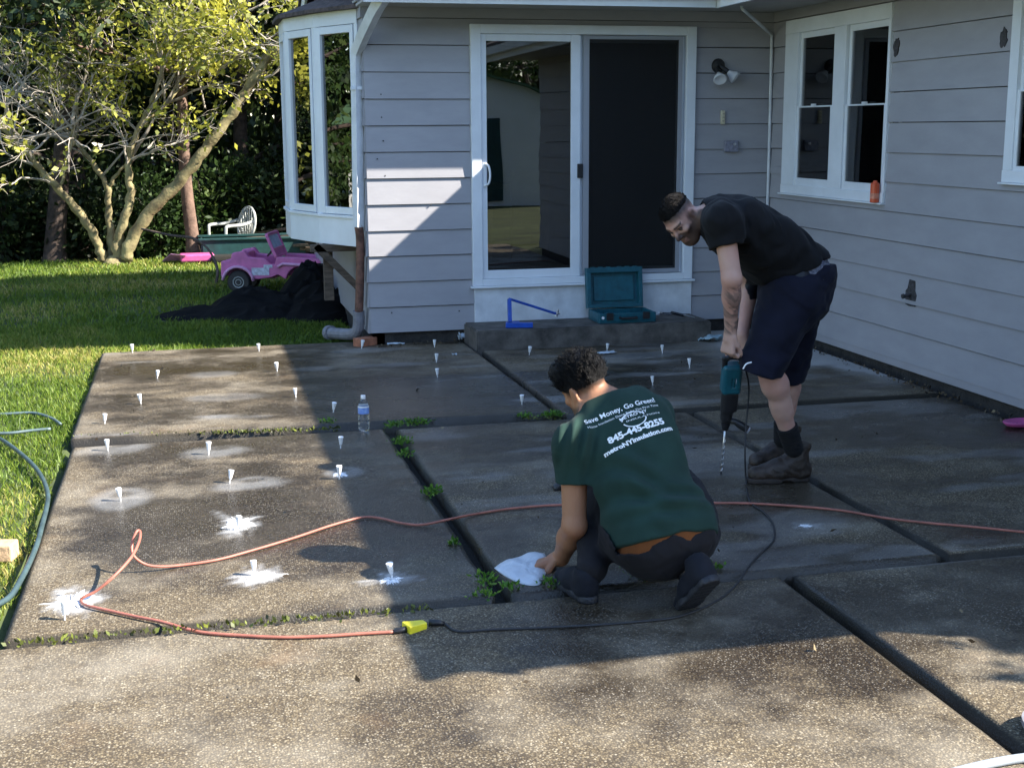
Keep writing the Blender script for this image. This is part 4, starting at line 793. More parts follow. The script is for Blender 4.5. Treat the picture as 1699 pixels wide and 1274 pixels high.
def tree(name, base, h, r, lab, group=None, seed=1, leaf='leafd', n=7000, size=.16, trunk_r=.16, clear=.15, bark='bark2', lean=(0,0)):
    """trunk with limbs; leaf clumps scattered through an uneven crown volume"""
    T = empty(name, base, lab, 'tree', group); rr = random.Random(seed); r_ = np.random.default_rng(seed); b = V(*base); mb = MB()
    top = b+V(lean[0],lean[1],h*.9); P = smooth_path([b-V(0,0,.1), b+(top-b)*.3+V(rr.gauss(0,.08),rr.gauss(0,.08),0), b+(top-b)*.65+V(rr.gauss(0,.15),rr.gauss(0,.15),0), top],5)
    mb.tube(P, [trunk_r*(1.25 if i == 0 else 1)*(1-.85*i/(len(P)-1)) for i in range(len(P))], 9); cl = []
    for i in range(16):
        t = clear+(1-clear)*rr.random(); p = P[int(t*(len(P)-1))]; a = rr.uniform(0,2*math.pi); ww = r*(.35+.75*math.sin(math.pi*min(1,(t-clear)/(1-clear)*.8+.2)))*rr.uniform(.6,1.1)
        e = p+V(math.cos(a)*ww, math.sin(a)*ww, rr.uniform(.1,.35)*ww); mb.tube([p, (p+e)/2+V(0,0,.06*ww), e], [trunk_r*.35*(1-.6*t),trunk_r*.2*(1-.6*t),.008], 5)
        for q in (.45,.75,1.0): cl.append((p+(e-p)*q, .42*r*rr.uniform(.5,1)))
    mb.build('trunk', M[bark], T, smooth=True); per = max(1, n//len(cl)); pts = []
    for c, s in cl:
        u = r_.normal(0,1,(per,3)); u /= np.linalg.norm(u,axis=1)[:,None]; pts.append(c+u*(s*r_.uniform(.15,1,per)**.6)[:,None]*[1,1,.75])
    pts = np.concatenate(pts); pts[:,2] = np.maximum(pts[:,2], b[2]+.05); dirs = pts-(b+V(0,0,h*.55)); dirs /= np.linalg.norm(dirs,axis=1)[:,None]
    crown(T, pts, dirs, size, M[leaf], seed+7, .35); return T
def shrub(base, h, r, lab, seed, leaf='leafm', n=2200, size=.11, group='shrubs along the dark tree line'):
    T = empty('shrub', base, lab, 'shrub', group); r_ = np.random.default_rng(seed); b = V(*base); mb = MB(); pts = []
    for i in range(9):
        a = r_.uniform(0,6.28); e = b+V(math.cos(a)*r*r_.uniform(.3,1), math.sin(a)*r*r_.uniform(.3,1), h*r_.uniform(.45,1)); mb.tube([b, (b+e)/2+V(0,0,.1*h), e], [.018,.012,.005], 5)
        for q in (.5,.8,1.05): c = b+(e-b)*q; u = r_.normal(0,.33*r,(n//27,3))*[1,1,.8]; pts.append(c+u)
    pts = np.concatenate(pts); pts[:,2] = np.maximum(pts[:,2], b[2]+.03); dirs = pts-(b+V(0,0,h*.3)); dirs /= np.linalg.norm(dirs,axis=1)[:,None]
    mb.build('stem', M['bark2'], T); crown(T, pts, dirs, size, M[leaf], seed+3, .3, 'foliage'); return T
# two bare trunks in front of the dark wood
for (pts, r0, r1, lab, bk) in [([(92,442),(92,400),(96,340),(102,270),(108,180),(112,60),(116,-90)], .17,.09,'thick dark shaded trunk behind the left limb of the yellowing tree','bark2'),
                           ([(322,420),(318,385),(311,330),(306,270),(303,190),(300,90),(297,-60)], .105,.07,'slim reddish-brown trunk sunlit at its foot behind the slanting limb','bark3')]:
    if bk == 'bark3': M['bark3'] = mat('reddish_bark', (.15,.095,.07), .9, var=.4, vscale=9, bump=.8, bscale=24)
    Yd = 10.2 if bk == 'bark2' else 9.0; P = smooth_path([at(x,y,Yd) for x,y in pts],4); T = empty('tall_tree', P[0], lab, 'tree'); n_ = len(P)
    mb = MB().tube(P, [(r0+(r1-r0)*i/(n_-1))*(1+.35*math.exp(-i/1.5)) for i in range(n_)], 10); tt = []; rr = random.Random(int(r0*1000))
    for k in range(9): grow(mb, P[-1-k%6], unit(V(rr.gauss(0,1),rr.gauss(.3,.6),rr.uniform(.1,.9))), 1.3, .045, 3, tt, rr, .6, .05)
    mb.build('trunk', M[bk], T, smooth=True); p_, d_ = crown_pts(tt, 7, .2, 3); crown(T, p_, d_, .16, M['leafd'], 33)
G1 = 'dark trees in the wood behind the lawn'
WOOD = [(-5.2,12.2,7.5,2.3,'dark leafy tree at the far left of the wood'),(-3.5,13.2,8.5,2.2,'dark leafy tree behind the leftmost limb of the yellowing tree'),(-1.9,12.6,8,2.0,'dark leafy tree straight behind the yellowing tree\'s trunks'),
        (-.5,13.4,8.5,2.1,'dark leafy tree behind the slim reddish trunk'),(.9,12.4,8,2.0,'dark leafy tree behind the white garden chair'),(2.4,13.2,8.5,2.2,'dark leafy tree partly hidden by the bow window'),
        (-4.4,16,9.5,2.8,'tall dark tree deep in the wood at left'),(-1.2,16.5,10,2.8,'tall dark tree deep in the wood at its middle'),(1.8,16.2,10,2.8,'tall dark tree deep in the wood behind the chair'),(-7.5,14,9,2.8,'dark tree beyond the left edge of the lawn')]
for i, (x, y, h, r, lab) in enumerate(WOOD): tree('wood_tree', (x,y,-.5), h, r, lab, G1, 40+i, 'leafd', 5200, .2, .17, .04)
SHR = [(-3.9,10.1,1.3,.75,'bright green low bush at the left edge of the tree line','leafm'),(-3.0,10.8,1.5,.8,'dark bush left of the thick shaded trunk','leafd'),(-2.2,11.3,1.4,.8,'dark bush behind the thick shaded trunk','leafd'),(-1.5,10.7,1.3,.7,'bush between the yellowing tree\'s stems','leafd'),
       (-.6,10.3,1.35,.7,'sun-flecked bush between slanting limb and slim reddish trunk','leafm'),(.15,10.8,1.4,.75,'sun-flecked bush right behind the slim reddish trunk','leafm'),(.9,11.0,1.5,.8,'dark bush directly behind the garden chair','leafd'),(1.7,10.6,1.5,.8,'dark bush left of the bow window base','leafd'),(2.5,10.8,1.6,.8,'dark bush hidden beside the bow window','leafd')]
for i, (x, y, h, r, lab, lf) in enumerate(SHR): shrub((x,y,-.30), h, r, lab, 80+i, lf, 2400, .11)  # sun-flecked bushes get paler leaves, shaded ones darker: light put into colour
# unseen trees added behind the house to keep the wood in shade
for i, (x, y, h, r) in enumerate([(3.6,10.6,9.5,2.3),(6.2,9.8,10,2.4),(5.0,12.5,10.5,2.6),(8.2,11.0,10.5,2.6),(9.5,8.6,10,2.2)]):
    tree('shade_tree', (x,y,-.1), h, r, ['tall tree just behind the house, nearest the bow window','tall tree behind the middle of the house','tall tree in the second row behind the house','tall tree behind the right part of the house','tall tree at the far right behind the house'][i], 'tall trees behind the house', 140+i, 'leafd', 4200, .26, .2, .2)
# trees that the bow window and patio door mirror
for i, (x, y, h, r, lf, lab) in enumerate([(-9.5,6.5,6.5,2.6,'leafm','green tree beyond the left side of the lawn'),(-6.6,9.2,5.5,1.9,'leafy','second yellowing tree left of the lawn'),(-13,2.5,8,3.2,'leafd','broad dark tree on the far left of the yard'),(-11.5,12,8.5,3.0,'leafd','tall dark tree at the back left corner of the yard'),
                                       (4.5,-27,7,3,'leafm','broad tree beyond the shed behind the photographer'),(9.5,-26,6.5,3,'leafm','tree to the right beyond the shed'),(-4,-28,8,3.4,'leafd','dark tree beyond the open lawn behind the photographer')]):
    tree('yard_tree', (x,y,-.1), h, r, lab, None, 170+i, lf, 8000, .13, .17, .18)
# the wood goes on as one mass all round the yard
r_ = np.random.default_rng(61); n = 90000; t = r_.uniform(0,1,n); a_ = rad(205)*t-rad(20); R_ = r_.uniform(0,3.2,n)
fx_ = np.where(r_.random(n) < .72, 1, 0); bx_ = np.where(fx_ == 1, -1+(21+R_)*np.cos(a_), r_.uniform(-24,16,n)); by_ = np.where(fx_ == 1, 1+(20+R_)*np.sin(a_)*1.05, -31-R_)
hh_ = 9+5*(fbm(bx_*.22+30, by_*.22+30, 3, 19)-.4); P_ = np.column_stack([bx_, by_, -.5+hh_*r_.random(n)**.8]); v, f = leaves(P_, np.tile([0,0,.2],(n,1)), .62, 62, .3)
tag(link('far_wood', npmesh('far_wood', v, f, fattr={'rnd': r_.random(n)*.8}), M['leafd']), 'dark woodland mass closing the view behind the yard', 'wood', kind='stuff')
# unseen tree added near the wing's end to shade the near slabs
tree('corner_tree', (7.35,-9.3,-.1), 4.4, 1.15, 'small leafy tree at the outer corner of the wing', None, 201, 'leafm', 9000, .13, .09, .38)
def shed(o, w_, d_, h, lab):
    T = empty('shed', o, lab, 'shed'); x, y, z = o
    MB().box((x-w_/2,y-d_/2,z),(x+w_/2,y+d_/2,h)).prism([(-w_/2,0),(w_/2,0),(0,.75)], (x,y+d_/2,h), (1,0,0), (0,0,1), d_).build('wall', M['shedw'], T)
    mb = MB()
    for s in (-1,1): mb.obox((x+s*(w_/4+.08),y,h+.36), unit((s*(w_/2+.16),0,-.75)), (0,1,0), unit((.75*s,0,w_/2)), math.hypot(w_/2+.3,.85), d_+.4, .05)
    mb.build('roof', M['shedr'], T); MB().box((x-.5,y+d_/2,z+.1),(x+.5,y+d_/2+.03,2.0)).build('door', M['greenp'], T)
shed((6.6,-21,-.06), 3.4, 3, 2.3, 'white garden shed with green roof behind the photographer'); shed((-12,4.5,-.06), 2.6, 3, 1.9, 'small white gabled shed on the left side of the yard')

# ------------------------------------------------------------------ weeds and moss in the joints, litter
def weed(px, py, r, n, lab, seed, h=.05):
    r *= .66; n = int(n*.62); h *= .7
    r_ = np.random.default_rng(seed); c = gd(px, py, -.02); T = np.column_stack([r_.normal(0,r*.42,n), r_.normal(0,r*.30,n), r_.uniform(0,h,n)])+c
    d = np.column_stack([T[:,0]-c[0], T[:,1]-c[1], np.full(n,.035)]); d /= np.linalg.norm(d,axis=1)[:,None]; v, f = leaves(T, d, .022, seed, -.1)
    o = link('weed', npmesh('weed', v, f, fattr={'rnd': r_.random(n)}), M['weed']); tag(o, lab, 'weed', 'weeds sprouting in the slab joints')
for i, (px, py, r, n, lab, h) in enumerate([(545,706,.10,120,'bright weed tuft just left of the water bottle',.05),(690,703,.16,260,'low spreading weed right of the top of the dark joint',.035),(655,708,.08,110,'small weed where the two joints meet by the bottle',.04),(668,738,.10,190,'weed tuft a little down the dark joint',.06),(672,757,.07,110,'lower weed of the pair near the top of the dark joint',.05),
      (716,822,.085,170,'lone round weed halfway down the dark joint',.06),(802,972,.075,110,'leafy weed at the bottom end of the dark joint',.075),(800,990,.09,70,'flat weed on the front joint below the bottom of the dark joint',.03),(850,978,.08,80,'weed under the white sack the crouching man holds',.04),(915,690,.13,220,'weed strip left of the crouching man\'s face',.03),(868,692,.10,110,'thin weed on the far joint left of the man\'s head',.025),
      (1075,957,.14,240,'weed under the crouching man\'s seat',.04),(1180,947,.08,100,'weed right of the crouching man\'s raised shoe',.04),(920,972,.10,120,'small weed left of the crouching man\'s near shoe',.04),(752,905,.05,50,'tiny weed in the lower half of the dark joint',.04)]): weed(px, py, r, n, lab, 300+i, h)
r_ = np.random.default_rng(9); n = 1300
u = r_.random(n); px = np.where(u < .55, r_.uniform(125,640,n), np.where(u < .75, r_.uniform(640,930,n), r_.uniform(10,820,n)))
py = np.where(u < .55, 727-(px-120)*.035, np.where(u < .75, 700-(px-640)*.02, 1070-(px)*.084)); P_ = np.array([gd(a, b, -.012) for a, b in zip(px, py)]); P_[:,:2] += r_.normal(0,.013,(n,2)); P_ = P_[fbm(P_[:,0]*3, P_[:,1]*0+1, 3, 8) > .42]
v, f = leaves(P_, np.tile([0,0,.6],(len(P_),1)), .022, 77, -.1); tag(link('joint_moss', npmesh('joint_moss', v, f, fattr={'rnd': r_.random(len(f))*.9}), leaf_mat('moss_mix', [(0,(.035,.03,.01)),(.5,(.08,.10,.02)),(1,(.22,.25,.04))], .2)), 'moss and tiny weeds filling the slab joints', 'moss', kind='stuff')
n = 420; T = np.column_stack([np.concatenate([r_.uniform(-.8,4.7,120), 4.80-np.abs(r_.normal(0,.07,240)), r_.uniform(1.3,2.1,60)]), np.concatenate([r_.uniform(-8.5,.2,120), r_.uniform(-4.4,.0,240), r_.uniform(-.15,.05,60)]), np.full(n,.006)])
v, f = leaves(T, np.tile([0,0,.03],(n,1)), .028, 78, 0); tag(link('leaf_litter', npmesh('leaf_litter', v, f, fattr={'rnd': r_.random(n)}), leaf_mat('dry_leaf_mix', [(0,(.03,.022,.015)),(.7,(.10,.07,.04)),(1,(.25,.2,.12))], .1)), 'scattered dry leaf crumbs along the walls and slabs', 'leaf litter', kind='stuff')

# ------------------------------------------------------------------ people: one smooth surface grown from a distance field
def rc(a, b, r1, r2, sc=None):
    """tapered limb from a to b; sc = (axis, factor) flattens it along an axis"""
    a, b = V(*a), V(*b); ba = b-a; L2 = max(float(ba@ba), 1e-9)
    def f(P):
        pa = P-a; t = np.clip(pa@ba/L2, 0, 1); q = pa-t[:,None]*ba; k = 1.0
        if sc is not None:
            ax, k = sc; u = q@ax; q = q+np.outer(u*(k-1), ax)
        d = np.sqrt((q*q).sum(1))-(r1+(r2-r1)*t); return d/max(1., k**.5)
    return f
def el(c, r, Rm=None):
    c, r = V(*c), V(*r); Rm = np.eye(3) if Rm is None else np.array(Rm)
    def f(P):
        q = (P-c)@Rm.T; k0 = np.sqrt(((q/r)**2).sum(1)); k1 = np.sqrt(((q/(r*r))**2).sum(1)); return k0*(k0-1)/np.maximum(k1, 1e-6)
    return f
def bx(c, h, rnd, Rm=None):
    c, h = V(*c), V(*h)-rnd; Rm = np.eye(3) if Rm is None else np.array(Rm)
    def f(P):
        q = np.abs((P-c)@Rm.T)-h; return np.sqrt((np.maximum(q,0)**2).sum(1))+np.minimum(q.max(1),0)-rnd
    return f
def half(p, nrm):
    p, nrm = V(*p), unit(nrm); return lambda P: (P-p)@nrm
def grow_sdf(ops, lo, hi, h, disp=None):
    """ops: ('u',f,k) blend in, ('s',f,k) carve, ('i',f,k) keep only inside; evaluated only near the surface, meshed by surface nets"""
    lo, hi = V(*lo), V(*hi); n = np.ceil((hi-lo)/h).astype(int)+1; D = np.full(n, 1.0, np.float32); B = 14; hd = math.sqrt(3)*B*h/2
    for i in range(0, n[0], B):
        for j in range(0, n[1], B):
            for k in range(0, n[2], B):
                m_ = np.minimum(n-[i,j,k], B); c = lo+(V(i,j,k)+(m_-1)/2)*h; act = []
                for o in ops:
                    if o[0] != 'u': act.append(o); continue
                    if o[1](c[None])[0] < hd*1.5+o[2]+h*2: act.append(o)
                if not any(o[0] == 'u' for o in act): continue
                g = np.stack(np.meshgrid(*[lo[q]+h*(np.array([i,j,k][q])+np.arange(m_[q])) for q in range(3)], indexing='ij'), -1).reshape(-1,3); d = np.full(len(g), 1.0)
                for t, f, kk in act:
                    e = f(g)
                    if t == 'u':
                        if kk > 0: w_ = np.maximum(kk-np.abs(d-e),0)/kk; d = np.minimum(d,e)-w_*w_*kk*.25
                        else: d = np.minimum(d,e)
                    else:
                        e = -e if t == 's' else e
                        if kk > 0: w_ = np.maximum(kk-np.abs(d-e),0)/kk; d = np.maximum(d,e)+w_*w_*kk*.25
                        else: d = np.maximum(d,e)
                if disp is not None: d = d+disp(g)
                D[i:i+m_[0], j:j+m_[1], k:k+m_[2]] = d.reshape(m_)
    S_ = D < 0; C8 = [S_[a:n[0]-1+a, b:n[1]-1+b, c:n[2]-1+c] for a in (0,1) for b in (0,1) for c in (0,1)]; s = sum(x.astype(np.int8) for x in C8); cell = np.argwhere((s > 0) & (s < 8))
    vid = -np.ones(n-1, np.int64); vid[tuple(cell.T)] = np.arange(len(cell)); acc = np.zeros((len(cell),3)); cnt = np.zeros(len(cell))
    cor = [(a,b,c) for a in (0,1) for b in (0,1) for c in (0,1)]; dv = {q: D[tuple((cell+q).T)] for q in cor}
    for p in cor:
        for ax in range(3):
            if p[ax]: continue
            q = list(p); q[ax] = 1; q = tuple(q); d0, d1 = dv[p], dv[q]; x = (d0 < 0) != (d1 < 0); t = np.where(x, d0/np.where(np.abs(d0-d1) < 1e-9, 1, d0-d1), 0)
            pos = np.tile(V(*p),(len(cell),1)); pos[:,ax] += t; acc += pos*x[:,None]; cnt += x
    v = lo+(cell+acc/np.maximum(cnt,1)[:,None])*h; F_ = []
    for ax in range(3):
        a1, a2 = (ax+1)%3, (ax+2)%3; A = np.take(S_, range(0,n[ax]-1), ax); Bq = np.take(S_, range(1,n[ax]), ax); e = np.argwhere(A != Bq)
        e = e[(e[:,a1] > 0) & (e[:,a2] > 0) & (e[:,a1] < n[a1]-1) & (e[:,a2] < n[a2]-1)]; inn = A[tuple(e.T)]; I = []
        for u, w_ in ((1,1),(0,1),(0,0),(1,0)):
            q = e.copy(); q[:,a1] -= u; q[:,a2] -= w_; I.append(vid[tuple(q.T)])
        Q = np.stack(I,-1); Q[~inn] = Q[~inn][:,::-1]; F_.append(Q)
    return v, np.concatenate(F_)
def sdf_obj(name, ops, lo, hi, h, m, parent, disp=None, color=None):
    v, f = grow_sdf(ops, lo, hi, h, disp); at_ = {}
    if color is not None: at_['Col'] = color(v)
    return link(name, npmesh(name, v, f, at_), m, parent, smooth=True)
def wr_noise(amp, fr, dirv=(0,0,1), seed=0.0):
    """soft cloth folds running across dirv"""
    dv = unit(dirv)
    def f(P):
        s = P@dv; q = P*fr; w_ = np.sin(q[:,0]*1.3+q[:,2]*.7+seed)+np.sin(q[:,1]*1.7-q[:,2]*.9+seed*2); return amp*(np.sin(s*fr*2.2+1.6*w_+seed)*.6+np.sin(q[:,0]*2.1+q[:,1]*1.1-q[:,2]*2.4+w_)*.4)
    return f
def skin_mat(name, bump=.15):
    m = mat(name, (.5,.3,.22), .52, bump=bump, bscale=140, sss=.12, spec=.4); n, l, b = N(m); a = n.new('ShaderNodeAttribute'); a.attribute_name = 'Col'
    ns = n.new('ShaderNodeTexNoise'); ns.inputs['Scale'].default_value = 25; ns.inputs['Detail'].default_value = 3; mx = n.new('ShaderNodeMix'); mx.data_type = 'RGBA'; mx.blend_type = 'MULTIPLY'; mx.inputs[0].default_value = .35
    r = n.new('ShaderNodeValToRGB'); r.color_ramp.elements[0].color = (.7,.6,.58,1); r.color_ramp.elements[1].color = (1,1,1,1); l.new(ns.outputs[0], r.inputs[0])
    l.new(a.outputs['Color'], mx.inputs[6]); l.new(r.outputs[0], mx.inputs[7]); l.new(mx.outputs[2], b.inputs['Base Color']); return m
def cloth_mat(name, col, var=.18, rough=.85, scale=240):
    m = mat(name, col, rough, var=var, vscale=7, bump=.12, bscale=scale, spec=.2); b = m.node_tree.nodes['Principled BSDF']; b.inputs['Sheen Weight'].default_value = .03; b.inputs['Sheen Roughness'].default_value = .5; return m
def hand(wr, d, nrm, th, curl=(35,55,35), s=1.0, spread=.12, thumb=(.55,.75,.35), thc=.25):
    """palm, four unequal bent fingers and a side thumb; d = along the hand, nrm = out of the palm, th = towards the thumb"""
    d, nrm = unit(d), unit(nrm); nrm = unit(nrm-d*(nrm@d)); th = unit(np.cross(d,nrm)) if np.cross(d,nrm)@V(*th) > 0 else -unit(np.cross(d,nrm)); w = V(*wr); ops = []
    ops += [('u', rc(w, w+d*.03*s, .026*s, .027*s), .02)]
    for o in (-.030,-.010,.011,.030): ops.append(('u', rc(w+d*.02*s+th*o*.6*s, w+d*.088*s+th*o*s, .016*s, .0135*s), .012))
    for i, (o, L) in enumerate(((-.031,.80),(-.0105,.97),(.0105,1.04),(.031,.95))):
        p = w+d*.088*s+th*o*s; a = 0; dd = unit(d+th*o*spread*20*s)
        for k, l_ in enumerate((.043,.027,.022)):
            a += rad(curl[k]); v = dd*math.cos(a)+nrm*math.sin(a); q = p+v*l_*L*s; ops.append(('u', rc(p, q, (.0096-.0009*k)*s, (.0088-.0009*k)*s), .005)); p = q
    p = w+d*.022*s+th*.026*s; v = unit(d*thumb[0]+th*thumb[1]+nrm*thumb[2])
    for k, l_ in enumerate((.042,.034,.027)):
        q = p+v*l_*s; ops.append(('u', rc(p, q, (.0135-.0016*k)*s, (.0118-.0016*k)*s), .008)); p = q; v = unit(v*(1-thc)+unit(d*.8+nrm*.7-th*.15)*thc)
    return ops
def head_ops(c, up, fw, s=1.0, neck=None, nr=.055):
    u = unit(up); w_ = unit(V(*fw)-u*(V(*fw)@u)); sd = np.cross(u, w_); Rm = np.stack([sd, w_, u]); L = lambda x, y, z: V(*c)+s*(sd*x+w_*y+u*z)
    e = lambda p, r, Q=None: el(L(*p), V(*r)*s, Rm if Q is None else Q@Rm); k = s
    o = [('u', e((0,-.012,.035),(.074,.095,.086)),0), ('u', e((0,.028,-.035),(.060,.064,.082)),.03*k), ('u', rc(L(0,.062,-.095), L(0,.066,-.098), .026*k, .024*k), .03*k)]
    for x in (-1,1):
        o += [('u', rc(L(x*.056,.0,-.05), L(x*.026,.055,-.096), .022*k, .02*k), .03*k), ('u', rc(L(x*.012,.083,.026), L(x*.042,.068,.026), .011*k, .010*k), .014*k), ('u', e((x*.042,.062,-.018),(.02,.018,.016)), .016*k)]
        o += [('s', e((x*.031,.094,.006),(.019,.018,.0125)), .010*k), ('u', e((x*.031,.0735,.006),(.0135,.0125,.0115)), .002*k)]
    o += [('u', rc(L(0,.086,.012), L(0,.109,-.026), .0085*k, .0125*k), .010*k), ('u', rc(L(-.012,.096,-.031), L(.012,.096,-.031), .0085*k, .0085*k), .006*k)]
    o += [('u', e((0,.087,-.055),(.024,.011,.0065)), .008*k), ('u', e((0,.086,-.067),(.021,.011,.0075)), .006*k), ('s', e((0,.101,-.0605),(.024,.008,.0022)), .003*k)]
    for x in (-1,1):
        th = .25*x; Q = np.array([[math.cos(th),math.sin(th),0],[-math.sin(th),math.cos(th),0],[0,0,1]])
        o += [('u', e((x*.079,-.014,.0),(.010,.021,.034), Q), .006*k), ('u', e((x*.076,-.006,-.026),(.009,.012,.013), Q), .006*k), ('s', e((x*.092,-.010,.003),(.008,.011,.020), Q), .004*k)]
    if neck is not None: o.append(('u', rc(L(0,-.022,-.05), neck, nr*s, nr*1.08*s), .035*k))
    loc = lambda P: ((P-V(*c))@Rm.T)/s
    return o, loc, L, Rm
def noise3(P, f, seed=0): return fbm(P[:,0]*f+P[:,2]*f*.63+seed, P[:,1]*f-P[:,2]*f*.77+seed, 3, 13)

# ================= the man bending over the drill =================
GA = -.012
A = empty('person', (2.85,-4.75,GA), 'man in black t-shirt and navy shorts bending over a drill pressed to the slab', 'person')
ya = -4.74
hipL, hipR = at(1322,462,-4.86), at(1328,458,-4.62)
knL, anL = at(1271,600,-4.90), at(1312,728,-4.82)
knR, anR = at(1306,612,-4.60), at(1300,716,-4.58)
pel, mid_, chest, nb = at(1322,448,ya), at(1275,408,ya), at(1222,376,ya), at(1183,358,ya+.05)
shL, shR = at(1200,370,-4.93), at(1190,372,-4.54)
elL, wrL = at(1214,462,-4.99), at(1212,552,-4.88)
hdc = at(1131,364,-4.62)
upA, fwA = V(-.76,-.12,.60), V(-.38,-.46,-.78)
hops, locA, LA, RmA = head_ops(hdc, upA, fwA, 1.0, nb+V(.03,0,-.0), .058)
axA = unit(pel-chest); lat = V(0,1,0); nA = unit(np.cross(lat, axA))
body = list(hops)
body += [('u', rc(nb, chest, .066,.112,(lat,.75)), .04), ('u', rc(chest, mid_, .122,.108,(lat,.74)), .06), ('u', rc(mid_, pel, .108,.112,(lat,.74)), .06)]
body += [('u', rc(nb, shL, .05,.050), .03), ('u', rc(nb, shR, .05,.052), .03)]
body += [('u', rc(shL, elL, .053,.047), .02), ('u', rc(elL, elL+(wrL-elL)*.35, .046,.044), .02), ('u', rc(elL+(wrL-elL)*.3, wrL, .045,.030,(unit((1,.3,0)),1.12)), .02)]
# far arm reaches to the same handle
elR, wrR = at(1246,474,-4.52), at(1232,556,-4.70)
body += [('u', rc(shR, elR, .055,.045), .03), ('u', rc(elR, wrR, .045,.029), .02)]
DR = gd(1196,786,GA); hz = at(1214,598,-4.78); dax = unit(hz-DR)                   # drill axis: bit tip to D-handle
grip = DR+dax*(np.linalg.norm(hz-DR)+.00)
body += hand(wrL, V(-.12,.02,-1), (.92,.35,.0), (.35,-.9,0), (62,84,55), 1.06, .03, (.85,.15,.6), .6)
body += hand(wrR, V(.0,-.15,-1), (-.85,-.45,0), (-.4,.8,0), (58,80,50), 1.04, .03, (.7,.5,.4), .4)
body += [('u', rc(hipL, knL, .085,.062), .04), ('u', rc(hipR, knR, .085,.062), .04)]
for kn, an in ((knL,anL),(knR,anR)):
    c1 = kn+(an-kn)*.30; back = unit(V(.95,.1,.25)); body += [('u', rc(kn, c1, .060,.063), .03), ('u', rc(c1+back*.018, kn+(an-kn)*.62+back*.006, .058,.050), .04), ('u', rc(kn+(an-kn)*.55, an, .049,.040), .03)]
skA = V(.50,.31,.245)
def colA(P):
    c = np.tile(skA, (len(P),1)); q = locA(P); r = np.sqrt((q**2).sum(1)); hd = (r < .19)
    nz = noise3(P, 60); x, y, z = np.abs(q[:,0]), q[:,1], q[:,2]
    jaw = 1.12*sstep(-.012,-.030, z+.30*(x-.045)*(x < .05)-.25*np.maximum(0,x-.05)+.010*(nz-.5))*hd; jaw = np.minimum(1, np.maximum(jaw, sstep(.020,.0,np.abs(y-.010+.01*nz)-.014)*sstep(.045,.01,z)*(x > .05)*hd*.9))*(y > -.035)
    lips = sstep(.028,.020,x)*sstep(.0145,.010,np.abs(z+.061))*(y > .07); jaw = jaw*(1-lips)*(1-.6*sstep(.016,.008,x)*(np.abs(z+.045) < .006)); c = c*(1-.86*jaw[:,None])+V(.028,.018,.014)*.86*jaw[:,None]
    c = c*(1-.6*lips[:,None])+V(.15,.07,.06)*.6*lips[:,None]
    brow = hd*sstep(.007,.003,np.abs(z-.029-.10*(x-.03)*(x > .03)+.08*np.maximum(.0,.02-x)))*(x > .012)*(x < .052)*(y > .05); c = c*(1-.9*brow[:,None])+V(.02,.013,.01)*.9*brow[:,None]
    eye = hd*(np.sqrt((x-.031)**2*.7+(z-.006)**2) < .0085)*(y > .06); c[eye.astype(bool)] = V(.16,.12,.11); ir = hd*(np.sqrt((x-.031)**2+(z-.006)**2) < .0048)*(y > .07); c[ir.astype(bool)] = V(.012,.008,.006)
    lid = hd*(np.abs(np.sqrt((x-.031)**2*.75+(z-.006)**2)-.0098) < .0022)*(y > .06)*(z > .006); c[lid.astype(bool)] = V(.06,.035,.03)
    # buzzed sides of the hair
    hl = z-.30*np.maximum(0,y)-.015*(nz-.5)+.35*np.maximum(0,-y-.02); fade = hd*sstep(.005,.062,hl)*sstep(.088,.074,y-.25*(z-.07)); ear = (x > .0765)*(y > -.045)*(y < .02)*(z < .036); fade = fade*(1-ear); c = c*(1-.93*fade[:,None])+V(.020,.016,.014)*.93*fade[:,None]
    # forearm tattoo: dark blotched sleeve from elbow to wrist, with bare gaps
    t = (P-elL)@(wrL-elL)/((wrL-elL)@(wrL-elL)); dl = np.linalg.norm(P-elL-np.outer(t, wrL-elL), axis=1); on = (dl < .075)*sstep(.02,.10,t)*sstep(1.0,.93,t)*(P[:,1] < -4.80)
    pat = sstep(.40,.52,noise3(P, 24, 4))*.65+sstep(.45,.6,noise3(P, 70, 9))*.5; pat = np.clip(pat,0,1)*on*(1-.8*sstep(.05,.02,np.abs(t-.70)))*sstep(.035,.0,-(P[:,0]-elL[0])-.012-.0*t)
    c = c*(1-.75*pat[:,None])+V(.045,.05,.05)*.75*pat[:,None]
    tors = (P[:,0] > at(1262,460,ya)[0]) & (P[:,2] > pel[2]-.16); c[tors] = V(.006,.007,.012)
    red = sstep(.35,.75,noise3(P, 9, 2))*.22; c = c*(1-red[:,None]*V(.0,.5,.5)); return c
lo_, hi_ = np.minimum.reduce([hdc-.2, wrL-.15, anL-.1, shL-.1]), np.maximum.reduce([hdc+.2, pel+.2, hipR+.15, shR+.2])
sdf_obj('body', body, (hdc[0]-.17,-5.10,anL[2]-.06), (pel[0]+.2,-4.38,max(nb[2],shL[2])+.2), .0052, skin_mat('pale_tattooed_skin'), A, None, colA)
# short dark hair cap
hA = [('u', el(LA(0,-.014,.042), V(.0755,.096,.087), RmA),0), ('s', el(LA(0,.075,-.03), V(.10,.075,.088), RmA), .008), ('i', half(LA(0,0,.068), -(RmA[2]*1.0-RmA[1]*.16)), .012)]
hm_ = mat('short_dark_hair', (.008,.006,.005), .7, var=.5, vscale=60, bump=.9, bscale=200, spec=.2)
HA_ = sdf_obj('hair', hA, hdc-.17, hdc+.17, .004, hm_, A, lambda P: .0025*(noise3(P,160)-.5)-.0012)
